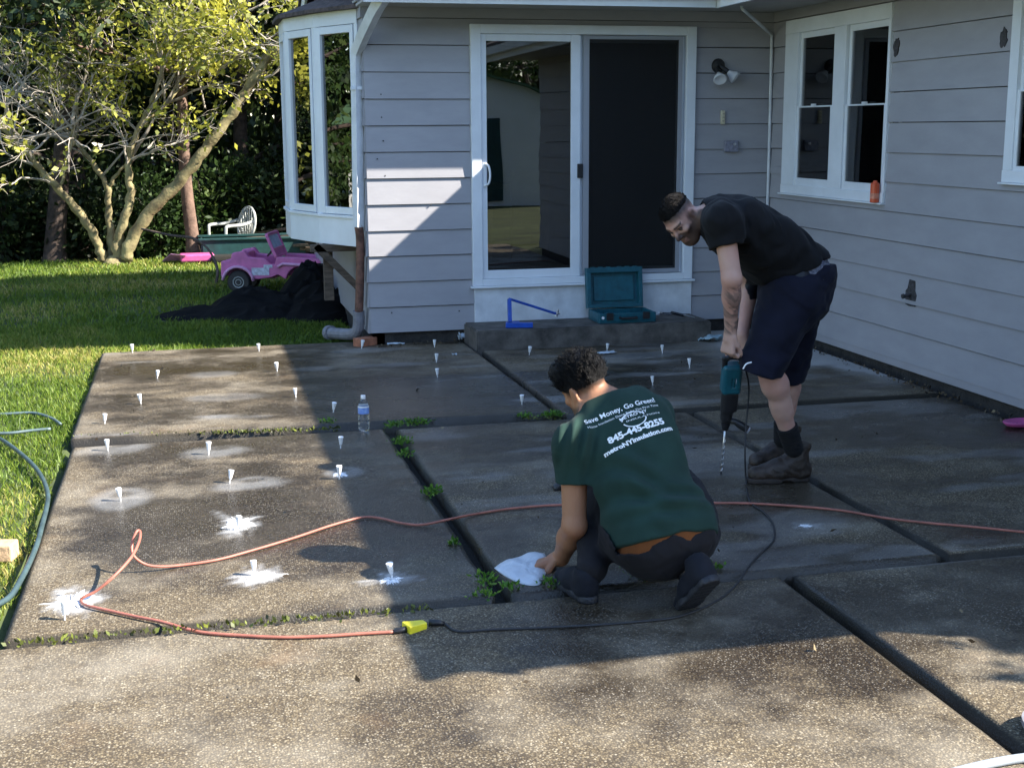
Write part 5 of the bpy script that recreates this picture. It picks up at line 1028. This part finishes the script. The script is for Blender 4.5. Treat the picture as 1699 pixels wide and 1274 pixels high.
# black t-shirt
ts = cloth_mat('black_tshirt', (.0045,.0045,.0055), .25)
bk_ = at(1362,420,ya)
sh = [('u', rc(nb+axA*.02+V(0,0,.0), chest+V(0,0,-.005), .095,.150,(lat,.72)), .05), ('u', rc(chest, mid_+V(.0,0,.0), .152,.150,(lat,.74)), .06), ('u', rc(mid_, pel+axA*.03+V(0,0,.010), .152,.158,(lat,.76)), .06),
      ('u', rc(at(1250,415,ya), at(1262,452,ya), .09,.060,(lat,.55)), .07),
      ('u', rc(nb+V(.03,0,0), shL, .078,.084), .05), ('u', rc(at(1196,362,-4.84), shL, .085,.084), .04), ('u', rc(nb+V(.03,0,0), shR, .075,.082), .05), ('u', rc(shL, shL+(elL-shL)*.50, .082,.079), .035), ('u', rc(shR, shR+(elR-shR)*.5, .080,.071), .035)]
uL = unit(elL-shL); uR = unit(elR-shR); cutL = shL+(elL-shL)*.42
sleeveL = rc(shL, elL, .2, .2)
hemp = at(1312,438,ya)
sh += [('s', lambda P: np.maximum(half(cutL, -uL)(P), np.maximum(rc(shL, elL, .125,.125)(P), (P@lat)-(-4.80))), .004),
       ('s', rc(cutL-uL*.03, elL, .060,.056), .004), ('s', lambda P: np.maximum(half(shR+(elR-shR)*.42, -uR)(P), np.maximum(rc(shR, elR, .12,.12)(P), -4.62-(P@lat))), .004),
       ('i', half(at(1310,443,ya), unit(V(.40,0,-.92))), .006), ('s', rc(nb-V(.03,0,-.012), hdc, .058,.085), .006)]
sdf_obj('t_shirt', sh, (shL[0]-.20,-5.10,pel[2]-.22), (pel[0]+.22,-4.38,nb[2]+.22), .0056, ts, A, lambda P: wr_noise(.006, 15, (1,0,.6), 1.0)(P)+wr_noise(.003,34,(1,.3,-.5),2)(P))
# patterned boxer band and navy shorts
bm_ = mat('patterned_boxers', (.012,.016,.05), .8, col2=(.20,.21,.27), vscale=75)
wb = [('u', rc(mid_, pel, .128,.140,(lat,.75)), .03), ('u', rc(pel, at(1330,470,ya), .146,.166,(lat,.80)), .03), ('i', half(at(1312,425,ya), unit(V(-.40,0,.92))), .002), ('i', half(at(1312,470,ya), unit(V(.40,0,-.92))), .002)]
sdf_obj('boxer_band', wb, pel-.26, pel+.26, .005, bm_, A)
nv = cloth_mat('navy_shorts', (.004,.005,.015), .25, .8)
hemL, hemR = at(1263,622,-4.90), at(1303,634,-4.59)
shp = [('u', rc(pel+axA*.055, at(1318,490,ya), .150,.175,(lat,.80)), .06), ('u', rc(at(1312,490,-4.84), hemL, .142,.102,(lat,.92)), .06), ('u', rc(at(1322,495,-4.63), hemR, .138,.098,(lat,.92)), .05), ('u', rc(at(1300,520,-4.84), at(1252,600,-4.88), .10,.070), .05)]
dL, dR = unit(hemL-hipL), unit(hemR-hipR)
shp += [('i', half(at(1312,429,ya), unit(V(-.44,0,.90))), .004), ('i', half(at(1340,436,ya), V(.05,0,1)), .004), ('i', lambda P: np.minimum(half(hemL, unit(dL*.6+V(0,0,-.55)))(P), np.where(P[:,1] > -4.73, half(hemR, unit(V(.1,0,-1)))(P), 1)), .003), ('s', rc(knL+(hipL-knL)*.25, hemL+(knL-hipL)*.3, .078,.080), .004), ('s', rc(knR+(hipR-knR)*.25, hemR+(knR-hipR)*.3, .074,.076), .004)]
sdf_obj('shorts', shp, (hemL[0]-.18,-5.10,hemR[2]-.12), (pel[0]+.24,-4.38,pel[2]+.2), .0056, nv, A, lambda P: wr_noise(.006, 11, (.8,.2,1), 3.0)(P)+wr_noise(.0025,27,(.3,.2,1),5)(P))
MB().tube(smooth_path([at(1233,612,-5.005),at(1238,604,-5.01),at(1247,601,-5.01)],4), .004, 6).build('logo_stroke', M['peg'], A)
# socks and work boots
sk_ = cloth_mat('black_socks', (.011,.011,.012)); bt = mat('brown_leather_boots', (.030,.019,.013), .55, var=.5, vscale=22, bump=.45, bscale=55); so2 = mat('boot_sole', (.03,.022,.018), .8, var=.4, vscale=30, bump=.3)
def boot(an, heel, toe, sc=1.0):
    heel, toe = V(*heel), V(*toe); d = unit(toe-heel); s_ = V(-d[1],d[0],0); z = V(0,0,1); L = np.linalg.norm(toe-heel); P = lambda t, u, q: heel+d*t*L+s_*u+z*q
    o = [('u', rc(P(.22,0,.17), P(.20,0,.05), .055,.056), .03), ('u', rc(P(.14,0,.055), P(.5,0,.058), .046,.052), .03), ('u', rc(P(.30,0,.10), P(.62,0,.062), .048,.042), .04), ('u', rc(P(.55,0,.050), P(.86,0,.045), .047,.042,(s_,.92)), .03), ('i', half(P(0,0,.018), -z), .003), ('s', rc(P(.23,0,.15), P(.24,0,.26), .046,.05), .003), ('u', rc(P(.165,0,.185), P(.29,0,.195), .050,.047), .0)]
    o.insert(6, o.pop())
    o.append(('i', half(P(.2,0,.205), unit(z*1.0+d*-.15)), .004))
    sdf_obj('boot', o, heel-.12+V(0,0,.0)-np.abs(d)*.02, np.maximum(heel,toe)+V(.1,.12,.28) if False else V(max(heel[0],toe[0])+.12, max(heel[1],toe[1])+.12, heel[2]+.26), .005, bt, A, lambda P: wr_noise(.0022,42,(.5,.2,1),2)(P)) if False else None
    lo2 = np.minimum(heel,toe)-V(.11,.11,.02); hi2 = np.maximum(heel,toe)+V(.11,.11,.27); b_ = sdf_obj('boot', o, lo2, hi2, .005, bt, A, lambda Q: wr_noise(.0022,42,(.5,.2,1),2)(Q))
    s2 = [('u', rc(P(.15,0,.012), P(.3,0,.012), .046,.044), .02), ('u', rc(P(.3,0,.012), P(.62,0,.012), .042,.052), .02), ('u', rc(P(.62,0,.012), P(.88,0,.014), .052,.043), .02), ('i', half(P(0,0,.026), z), .002), ('i', half(P(0,0,.0), -z), .002), ('s', bx(P(.42,0,-.002), (.028,.09,.010), .004, np.stack([d,s_,z])), .003)]
    sdf_obj('sole', s2, lo2, hi2-V(0,0,.2), .0045, so2, b_)
    lc = MB()
    for k in range(5): t = .30+.075*k; q = .165-.023*k; lc.tube([P(t,-.028,q), P(t+.02,0,q+.015), P(t,.028,q)], .0032, 5)
    lc.build('laces', M['rubber'], b_)
    return b_
boot(anL, gd(1348,797,GA)+V(0,.02,0), gd(1243,803,GA)+V(0,.03,0)); boot(anR, gd(1325,762,GA), gd(1246,782,GA)+V(0,.02,0))
for kn, an, f_ in ((knL,anL,.83),(knR,anR,.83)):
    t0 = kn+(an-kn)*f_; sdf_obj('sock', [('u', rc(t0, an+(an-kn)*.12, .054,.050), .01), ('i', half(t0, unit(kn-an)), .004)], np.minimum(t0,an)-.1, np.maximum(t0,an)+.1, .005, sk_, A, lambda P: .001*np.sin(P[:,2]*300))
# ---- hammer drill (held, a thing of its own)
D_ = empty('rotary_hammer', DR, 'teal and black rotary hammer drill with long bit held upright by the bending man', 'drill')
fx = unit(V(1,-.15,0)-dax*(V(1,-.15,0)@dax)); fy = np.cross(dax, fx); LT = np.linalg.norm(hz-DR); Q = lambda a, u=0, v=0: DR+dax*a+fx*u+fy*v
def at_a(py): return np.interp(py, [598,786], [LT,0])
bit = MB().tube([Q(-.012), Q(at_a(708))], .0055, 8)
hel = [Q(a, .0062*math.cos(a*180), .0062*math.sin(a*180)) for a in np.arange(.0, at_a(720), .004)]; bit.tube(hel, .0022, 5); bit.build('drill_bit', M['steel'], D_, smooth=True)
MB().lathe([(.008,-.004),(.016,0),(.021,.02),(.024,.035),(.022,.055),(.028,.062),(.030,.085)], Q(at_a(710)), 18, dax).build('chuck', M['black'], D_, smooth=True)
z0, z1, z2, z3 = at_a(690), at_a(646), at_a(606), at_a(585)
ops = [('u', rc(Q(z0), Q(z1), .031,.036), .02), ('u', bx(Q((z0+z1)/2+.02,.012), ((z1-z0)/2*.7,.036,.030), .012, np.stack([dax,fx,fy])), .02)]
sdf_obj('front_housing', ops, Q((z0+z1)/2)-.14, Q((z0+z1)/2)+.14, .004, M['black'], D_)
ops = [('u', bx(Q((z1+z2)/2,.006), ((z2-z1)/2+.010,.049,.038), .018, np.stack([dax,fx,fy])), .0), ('s', bx(Q((z1+z2)/2-.01,.02,-.036), (.028,.004,.004), .002, np.stack([dax,fx,fy])), 0), ('s', bx(Q((z1+z2)/2-.01,.005,-.036), (.028,.004,.004), .002, np.stack([dax,fx,fy])), 0)]
sdf_obj('motor_housing', ops, Q((z1+z2)/2)-.15, Q((z1+z2)/2)+.15, .004, M['teal'], D_)
MB().obox(Q((z1+z2)/2+.012,.026,-.0345), dax, fx, fy, .055,.007,.002).build('name_strip', M['decal'], D_)
MB().tube(smooth_path([Q(z2-.01,-.032), Q(z2+.05,-.036), Q(z3+.0,-.034), Q(z3+.018,-.015), Q(z3+.018,.03), Q(z3-.0,.052), Q(z2+.04,.055), Q(z2-.01,.045)],5), .014, 10).build('d_handle', M['black'], D_, smooth=True)
sh0, sh1 = Q(at_a(690)-.01,.03,-.01), Q(at_a(704),.105,-.045)
MB().tube([Q(at_a(690)-.01), sh0+(sh1-sh0)*.2, sh0+(sh1-sh0)*.5, sh1-(sh1-sh0)*.15, sh1], [.016,.017,.021,.020,.021], 12).build('side_handle', M['black'], D_, smooth=True)
MB().lathe([(.0,.006),(.010,.007),(.018,.004),(.0185,-.006)], sh1, 16, unit(sh1-sh0+V(0,-.12,0)), cap=False).build('handle_cap', M['decal'], D_)
cz = [Q(z3+.02,.045), at(1241,628,-4.72), at(1242,662,-4.72), at(1238,705,-4.74), at(1236,752,-4.80)]
cg = [(1238,798),(1240,815),(1246,832),(1268,848),(1283,868),(1284,893),(1262,915),(1243,936),(1222,962),(1196,985),(1160,1003),(1120,1016),(1060,1023),(980,1029),(900,1033),(820,1036),(760,1039)]
cp_ = list(cz)+[(lambda p: (p[0],p[1],slab_z(p)+.006))(gd(*q)) for q in cg]
ce = V(a[0],a[1],a[2])*0+V(*P[-1]) if False else None
pe = gd(738,1040,-.03); cp_.append((pe[0],pe[1],-.016))
MB().tube(smooth_path(cp_,5), .0047, 7).build('power_cord', M['rubber'], D_, smooth=True)
pq = gd(712,1040,-.03); MB().tube([(pe[0],pe[1],-.016), (pe[0]*.6+pq[0]*.4, pe[1]*.6+pq[1]*.4, -.013), (pq[0],pq[1],-.013)], [.007,.012,.014], 10).build('cord_plug', M['black'], D_, smooth=True)

# ================= the man crouching =================
GB = -.025
B = empty('person', (1.45,-6.2,GB), 'crouching man seen from behind in dark green printed t-shirt and charcoal pants', 'person')
pelB, neckB = at(1098,880,-6.20), at(1003,672,-5.86)
axB = unit(neckB-pelB); wB = V(.90,.10,.40); wB = unit(wB-axB*(wB@axB)); nB = np.cross(wB, axB); nB = nB if nB[1] < 0 else -nB   # nB points out of his back
shLB, shRB = at(952,738,-5.98), at(1084,692,-5.84)
headB = at(970,646,-5.80); upB, fwB = V(-.36,.26,.88), V(-.40,.80,-.45)
elB, wrB = at(953,872,-6.02), at(931,925,-5.80)
hops, locB, LB, RmB = head_ops(headB, upB, fwB, 1.02, neckB+axB*-.02+V(-.005,0,0), .060)
TB = lambda u, v, q: pelB+wB*u+axB*v+nB*q; Lt = np.linalg.norm(neckB-pelB)
body = list(hops)
body += [('u', rc(TB(0,.02,0), TB(0,Lt*.5,-.01), .140,.132,(nB,1.45)), .06), ('u', rc(TB(0,Lt*.5,-.01), TB(0,Lt*.85,-.01), .135,.12,(nB,1.5)), .06), ('u', rc(neckB, shLB, .058,.062), .05), ('u', rc(neckB, shRB, .058,.062), .05), ('u', el(TB(0,-.03,0), (.17,.14,.14), np.stack([wB,axB,nB])), .06)]
body += [('u', rc(shLB, elB, .056,.047), .03), ('u', rc(elB, elB+(wrB-elB)*.4, .048,.049), .02), ('u', rc(elB+(wrB-elB)*.35, wrB, .048,.033), .02)]
bagp = gd(893,932,-.0)
body += hand(wrB, unit(V(-.80,.30,-.30)), (.25,-.15,-.9), (-.1,-.9,-.1), (52,72,48), 1.12, .04, (.8,.4,.6), .4)
elRB, wrRB = TB(.20,.17,-.28), TB(.16,.22,-.44); body += [('u', rc(shRB, elRB, .054,.043), .03), ('u', rc(elRB, wrRB, .044,.03), .02)]+hand(wrRB, unit(V(-.5,.3,-.8)), (0,-.9,-.3), (-.8,.1,.3))
anLB, anRB = at(982,948,-6.14), at(1140,950,-6.30); knLB, knRB = at(990,800,-5.74), at(1150,806,-5.66); body += [('u', rc(knLB+(anLB-knLB)*.6, anLB, .044,.042), .02), ('u', rc(knRB+(anRB-knRB)*.6, anRB, .044,.042), .02)]
skB = V(.36,.175,.095)
def colB(P):
    c = np.tile(skB,(len(P),1)); q = locB(P); r = np.sqrt((q**2).sum(1)); hd = r < .19; nz = noise3(P,60); x, y, z = np.abs(q[:,0]), q[:,1], q[:,2]
    jaw = sstep(-.030,-.05,z+.2*(x-.04))*hd*(y > -.03); c = c*(1-.8*jaw[:,None])+V(.03,.02,.015)*.8*jaw[:,None]
    brow = hd*(np.abs(z-.029) < .006)*(x > .012)*(x < .052)*(y > .05); c[brow.astype(bool)] = V(.02,.013,.01); eye = hd*(np.sqrt((x-.031)**2+(z-.006)**2) < .008)*(y > .06); c[eye.astype(bool)] = V(.05,.04,.035)
    fade = hd*sstep(-.025,.012,z+.010*(nz-.5)-.25*np.maximum(0,y))*sstep(.06,.03,y)*(1-(x > .0765)*(y > -.045)*(y < .02)*(z < .036)); c = c*(1-.92*fade[:,None])+V(.014,.010,.009)*.92*fade[:,None]
    sock = sstep(.135,.12,P[:,2])*sstep(.14,.10,np.minimum(np.linalg.norm(P-anLB,axis=1), np.linalg.norm(P-anRB,axis=1))); c = c*(1-sock[:,None])+V(.014,.013,.015)*sock[:,None]
    return c*(1-(.2*sstep(.35,.75,noise3(P,9,2)))[:,None]*V(.2,.5,.5))
sdf_obj('body', body, (bagp[0]-.16,-6.45,GB), (pelB[0]+.30,-5.52,headB[2]+.16), .0052, skin_mat('tan_skin'), B, None, colB)
# thick black hair brushed up on top
hB = [('u', el(LB(0,-.010,.056), V(.088,.110,.088), RmB),0), ('u', el(LB(0,.035,.105), V(.080,.084,.056), RmB),.03), ('u', el(LB(.0,-.05,.085), V(.070,.060,.055), RmB),.03), ('s', el(LB(0,.085,-.035), V(.11,.075,.095), RmB), .008), ('i', half(LB(0,0,.022), -(RmB[2]-RmB[1]*.22)), .006)]
rh = np.random.default_rng(4)
for k in range(0):
    u_ = rh.normal(0,1,3); u_ /= np.linalg.norm(u_); u_[2] = abs(u_[2])*1.0-.25; u_ /= np.linalg.norm(u_); b0 = V(u_[0]*.083, -.005+u_[1]*.104, .060+u_[2]*.088)
    if b0[1] > .085 and b0[2] < .06: continue
    e0 = b0+u_*.014+V(rh.normal(0,.010), .006+rh.normal(0,.010), .006+rh.normal(0,.006)); hB.insert(3, ('u', rc(LB(*b0), LB(*e0), .0155, .007), .004))
hbm = mat('glossy_black_hair', (.0035,.0032,.0034), .40, var=.5, vscale=50, bump=1.0, bscale=150, stretch=(1,1,3), spec=.25)
HB_ = sdf_obj('hair', hB, headB-.2, headB+.21, .0042, hbm, B, lambda P: .012*(noise3(P,48)-.5)+.004*(noise3(P,130,3)-.5))
def strands(n, L, rx, c, keep, fw_, r0, parent, m, length, seed, comb=(0,0,0)):
    """short tapering locks rooted on the scalp"""
    r_ = np.random.default_rng(seed); mb = MB(); k = 0
    while k < n:
        u = r_.normal(0,1,3); u /= np.linalg.norm(u); b0 = V(*c)+u*V(*rx)
        if not keep(b0): continue
        k += 1; cl = V(fbm(np.array([b0[0]*55]), np.array([b0[1]*55+b0[2]*40]), 2, 3)[0]-.5, fbm(np.array([b0[1]*55]), np.array([b0[0]*55+9+b0[2]*40]), 2, 7)[0]-.5, .2)
        d1 = unit(u*.55+V(*comb)+cl*2.2+r_.normal(0,.25,3)); d2 = unit(d1+cl*2.5+r_.normal(0,.35,3)-u*.25); l_ = length*r_.uniform(.6,1.25)
        mb.tube([L(*b0), L(*(b0+d1*l_*.5)), L(*(b0+d1*l_*.5+d2*l_*.5))], [r0, r0*.8, r0*.25], 4, cap=False)
    return mb.build('hair_locks', m, parent)
strands(2600, LB, (.086,.108,.087), (0,-.010,.058), lambda b: b[2] > .012+.5*max(0,b[1]) and not (b[1] > .07 and b[2] < .075), 0, .0026, HB_, hbm, .030, 8, (-.1,.35,.35))
strands(1500, LA, (.0752,.0955,.0865), (0,-.014,.042), lambda b: b[2] > .066+.16*b[1] and b[1] < .085, 0, .0016, HA_, hm_, .010, 9, (0,.4,.2))
# t-shirt
gt = cloth_mat('dark_green_tshirt', (.012,.034,.027), .16)
st = [('u', rc(TB(.005,.005,-.005), TB(-.005,Lt*.32,.012), .176,.176,(nB,1.36)), .06), ('u', rc(TB(-.005,Lt*.32,.012), TB(.022,Lt*.62,.012), .178,.184,(nB,1.48)), .07), ('u', rc(TB(.022,Lt*.62,.012), TB(.045,Lt*.80,.005), .184,.172,(nB,1.6)), .07),
      ('u', rc(neckB-axB*.035, shLB, .068,.078), .06), ('u', rc(neckB-axB*.035, shRB, .068,.078), .08), ('u', rc(shLB, shLB+(elB-shLB)*.6, .080,.073), .05), ('u', rc(shRB, shRB+(elRB-shRB)*.55, .076,.07), .04)]
uB = unit(elB-shLB); cB = at(951,800,-5.99)
st += [('s', lambda P: np.maximum(half(cB, -unit(uB+V(0,0,-.2)))(P), np.maximum(rc(shLB, elB, .115,.115)(P), rc(shLB, elB, .09,.5)(P)*0+(P@wB)-(cB@wB)-.10)), .004), ('s', rc(cB-uB*.04, elB, .062,.058), .004), ('i', half(neckB+axB*.028+nB*.0, unit(axB*1.0-nB*-.15)), .004), ('s', rc(neckB-axB*.01, headB, .068,.07), .005)]
hemv = lambda u: -.068-.14*u+.25*np.maximum(0,-(u+.1))+.004*np.sin(u*50)
st.insert(3, ('u', el(TB(.0,.0,.0), (.216,.21,.172), np.stack([wB,axB,nB])), .05))
st += [('i', lambda P: hemv((P-pelB)@wB)-(P-pelB)@axB, .004)]
fold = lambda P: (lambda u, v, q: .016*np.exp(-((u+.07)/.13)**2-((v-.17)/.14)**2)*np.sin((v*.75+u*.55)*62+1.5*np.sin(u*18))+.013*np.exp(-((u-.05)/.16)**2-((v-.05)/.07)**2)*np.sin(v*75+u*22)+.013*np.exp(-((u+.19)/.08)**2-((v-.42)/.09)**2)*np.sin(u*95-v*60))((P-pelB)@wB, (P-pelB)@axB, 0)
shirt = sdf_obj('t_shirt', st, (shLB[0]-.16,-6.50,pelB[2]-.22), (pelB[0]+.32,-5.60,neckB[2]+.16), .0052, gt, B, lambda P: wr_noise(.0022,16,(.7,0,.8),1.7)(P)+fold(P))
# pants: seat, folded thighs, shins
pm = cloth_mat('charcoal_pants', (.012,.011,.013), .3, .85)

pt = [('u', el(TB(0,-.035,.0), (.205,.155,.155), np.stack([wB,axB,nB])), .0), ('u', el(at(1046,888,-6.18), (.110,.125,.100)), .05), ('u', el(at(1138,882,-6.18), (.112,.125,.105)), .05),
      ('u', rc(at(1042,890,-6.12), knLB, .105,.078), .05), ('u', rc(at(1150,884,-6.10), knRB, .105,.078), .05), ('u', rc(knLB, knLB+(anLB-knLB)*.97, .080,.060), .03), ('u', rc(knRB, knRB+(anRB-knRB)*.9, .078,.064), .03),
      ('i', lambda P: np.where(((P-pelB)@nB > .02) & (P[:,2] > .19) & ((P-pelB)@wB > -.21), (lambda u: (P-pelB)@axB-hemv(u)+.035-.034*sstep(-.13,-.05,u)*sstep(.23,.17,u)*(1-.9*np.exp(-((u-.045)/.03)**2)))((P-pelB)@wB), -1), .004), ]
sdf_obj('pants', pt, (anLB[0]-.16,-6.52,GB+.04), (pelB[0]+.32,-5.52,knRB[2]+.16), .0056, pm, B, lambda P: wr_noise(.004,15,(.3,.5,1),4)(P)+wr_noise(.0018,38,(.6,.2,1),7)(P))
ob = cloth_mat('orange_briefs', (.15,.05,.014), .2)
wq = [('u', el(TB(0,-.033,.0), (.201,.152,.152), np.stack([wB,axB,nB])), .0), ('i', half(TB(0,-.14,.1), -axB), .002), ('i', half(TB(0,.06,.1), axB), .002)]
sdf_obj('waistband', wq, pelB-.3, pelB+.3, .006, ob, B)
# shoes
shm = cloth_mat('dark_blue_shoe_knit', (.008,.009,.014), .3, .75); shs = mat('dark_shoe_sole', (.014,.015,.02), .6, var=.3, vscale=40, bump=.4, bscale=80)
def shoe(heel, d, pitch, L=.285):
    d = unit(V(d[0],d[1],0)); s_ = V(-d[1],d[0],0); f_ = unit(d*math.cos(pitch)-V(0,0,1)*math.sin(pitch)); z = np.cross(s_*-1, f_)*-1; z = z if z[2] > 0 else -z; h0 = V(*heel); P = lambda t, u, q: h0+f_*t*L+s_*u+z*q
    o = [('u', rc(P(.14,0,.085), P(.16,0,.045), .042,.043), .02), ('u', rc(P(.14,0,.05), P(.5,0,.052), .040,.046), .03), ('u', rc(P(.25,0,.085), P(.6,0,.05), .040,.036), .03), ('u', rc(P(.5,0,.045), P(.86,0,.035), .044,.033), .03), ('i', half(P(0,0,.022), -z), .003), ('u', rc(P(.15,0,.10), P(.2,0,.115), .042,.042), .015), ('s', rc(P(.2,0,.11), P(.2,0,.2), .034,.04), .003)]
    c_ = P(.5,0,.04); sb = sdf_obj('shoe', o, c_-.2, c_+.2, .005, shm, B)
    s2 = [('u', rc(P(.12,0,.012), P(.35,0,.012), .043,.039), .02), ('u', rc(P(.35,0,.012), P(.66,0,.012), .039,.048), .02), ('u', rc(P(.66,0,.012), P(.9,0,.015), .048,.036), .02), ('i', half(P(0,0,.030), z), .003), ('i', half(P(0,0,.0), -z), .003)]
    for k in range(9): s2.append(('s', bx(P(.08+.1*k,0,-.001), (.004,.08,.004), .001, np.stack([f_,s_,z])), .001))
    sdf_obj('sole', s2, c_-.2, c_+.2, .0042, shs, sb)
hL = gd(982,1002,GB); shoe((hL[0],hL[1],GB), (-.18,1,0), .0, .30)
tR = gd(1118,1006,GB); dR_ = unit(V(-.22,1,0)); pit_ = rad(44); hR_ = V(*gd(1140,1012,GB)); hR2 = gd(1136,1008,GB)-dR_*.19; shoe((hR2[0],hR2[1],GB+.165), dR_, pit_, .30)
# print on the back of the shirt: letters laid onto the cloth
bv = BVHTree.FromPolygons([v.co for v in shirt.data.vertices], [tuple(p.vertices) for p in shirt.data.polygons])
ink = mat('white_shirt_print', (.78,.80,.80), .7)
o0 = at(1052,735,-6.2); 
def on_shirt(me, name):
    for v in me.vertices:
        p = Vector(TB(v.co.x, v.co.y, .5)); h_, nr_, _, _ = bv.ray_cast(p, Vector(-nB), 1.2)
        if h_ is None: h_, nr_, _, _ = bv.find_nearest(Vector(TB(v.co.x, v.co.y, .12)))
        v.co = h_+Vector(nB)*.0022+nr_*.0008
    me.materials.append(ink); o = bpy.data.objects.new(name, me); COL.objects.link(o); o.parent = shirt; return o
def text(s, u0, v0, u1, v1, size, bold=.0, name='shirt_print'):
    cu = bpy.data.curves.new('t', 'FONT'); cu.body = s; cu.size = size; cu.offset = bold; cu.resolution_u = 3; to = bpy.data.objects.new('t', cu); COL.objects.link(to); dg = bpy.context.evaluated_depsgraph_get(); me = bpy.data.meshes.new_from_object(to.evaluated_get(dg)); bpy.data.objects.remove(to)
    bm = bmesh.new(); bm.from_mesh(me); bmesh.ops.triangulate(bm, faces=bm.faces[:]); bmesh.ops.subdivide_edges(bm, edges=[e for e in bm.edges if e.calc_length() > .012], cuts=1); bm.to_mesh(me); bm.free()
    xs_ = [v.co.x for v in me.vertices]; x0, x1 = min(xs_), max(xs_); du, dv = u1-u0, v1-v0; L_ = math.hypot(du,dv); k = L_/(x1-x0); cx, sx = du/L_, dv/L_
    for v in me.vertices: x, y = (v.co.x-x0)*k, v.co.y; v.co = (u0+x*cx-y*sx, v0+x*sx+y*cx, 0)
    return on_shirt(me, name)
def uv_of(px, py):
    """where a spot of the back lies in the torso's own across/along frame"""
    d = Vector(_ray(px, py)); h_, _, _, _ = bv.ray_cast(Vector(CAM), d.normalized(), 50); q = V(*h_)-pelB; return float(q@wB), float(q@axB)
def line(s, p0, p1, size, bold=0): 
    (u0,v0), (u1,v1) = uv_of(*p0), uv_of(*p1); return text(s, u0, v0, u1, v1, size, bold)
try:
    line('Save Money, Go Green!', (972,704), (1087,667), .030, .0005); line('Home Insulation Done Right The First Time', (976,711), (1092,674), .014, .0)
    line('METRO NY', (1029,699), (1074,683), .017, .0003); line('INSULATION', (1040,701), (1094,686), .010, .0)
    line('845-445-8255', (1011,737), (1103,703), .037, .0016); line('metroNYinsulation.com', (1004,759), (1116,714), .026, .0011)
    (u0,v0) = uv_of(1052,695); ringv = []; mb = MB(); R1, R2 = (.052,.034), (.047,.030); n_ = 48
    for i in range(n_):
        a_ = 2*math.pi*i/n_; mb.v += [(u0+R1[0]*math.cos(a_), v0+R1[1]*math.sin(a_), 0), (u0+R2[0]*math.cos(a_), v0+R2[1]*math.sin(a_), 0)]
    for i in range(n_):
        if i % 24 in (0,1,23): continue
        mb.f.append([2*i, (2*i+2)%(2*n_), (2*i+3)%(2*n_), 2*i+1])
    on_shirt(mb.mesh('shirt_print'), 'shirt_print')
except Exception as ex: print('PRINT FAILED', ex)
# white sack he holds
pts = [gd(*q, 0) for q in ((820,938),(836,927),(862,920),(884,915),(903,922),(908,938),(902,955),(893,966),(868,965),(840,953))]; c = sum(pts)/len(pts); mb = MB(); n_ = 60; rim = smooth_path(pts+[pts[0]], 6)[:-1]; n_ = len(rim); zz = -.012
vs = [c+V(0,0,zz+.030-c[2])]; K_ = 7
for k in range(1,K_+1):
    for j, p in enumerate(rim): t = k/K_; q = c+(p-c)*t; f0 = fbm(np.array([q[0]*22]), np.array([q[1]*22]), 3, 5)[0]; vs.append(V(q[0], q[1], zz+.004+.020*(1-t**2.5)+.034*(f0-.5)*(1-t*.7)+(.02*max(0, 1-np.linalg.norm(q-pts[4])/.1))))
for j, p in enumerate(rim): vs.append(V(p[0],p[1],zz))
f = [(0,1+j,1+(j+1)%n_) for j in range(n_)]+[(1+k*n_+j,1+(k+1)*n_+j,1+(k+1)*n_+(j+1)%n_,1+k*n_+(j+1)%n_) for k in range(K_) for j in range(n_)]+[tuple(range(1+K_*n_,1+(K_+1)*n_))[::-1]]
tag(MB().add(vs, f).build('powder_bag', mat('white_bag',(.56,.59,.63),.5,var=.08,vscale=20,bump=.3,bscale=40), smooth=True), 'white flat bag on the slab gripped by the crouching man', 'bag')
tag(MB().lathe([(.0,.0),(.022,.0),(.024,.01),(.020,.035),(.012,.05),(.0,.052)], gd(921,812,-.012), 14, (.5,-.2,.5)).build('foam_nozzle', M['black'], smooth=True), 'small black nozzle on the slab by the crouching man\'s left sleeve', 'nozzle')
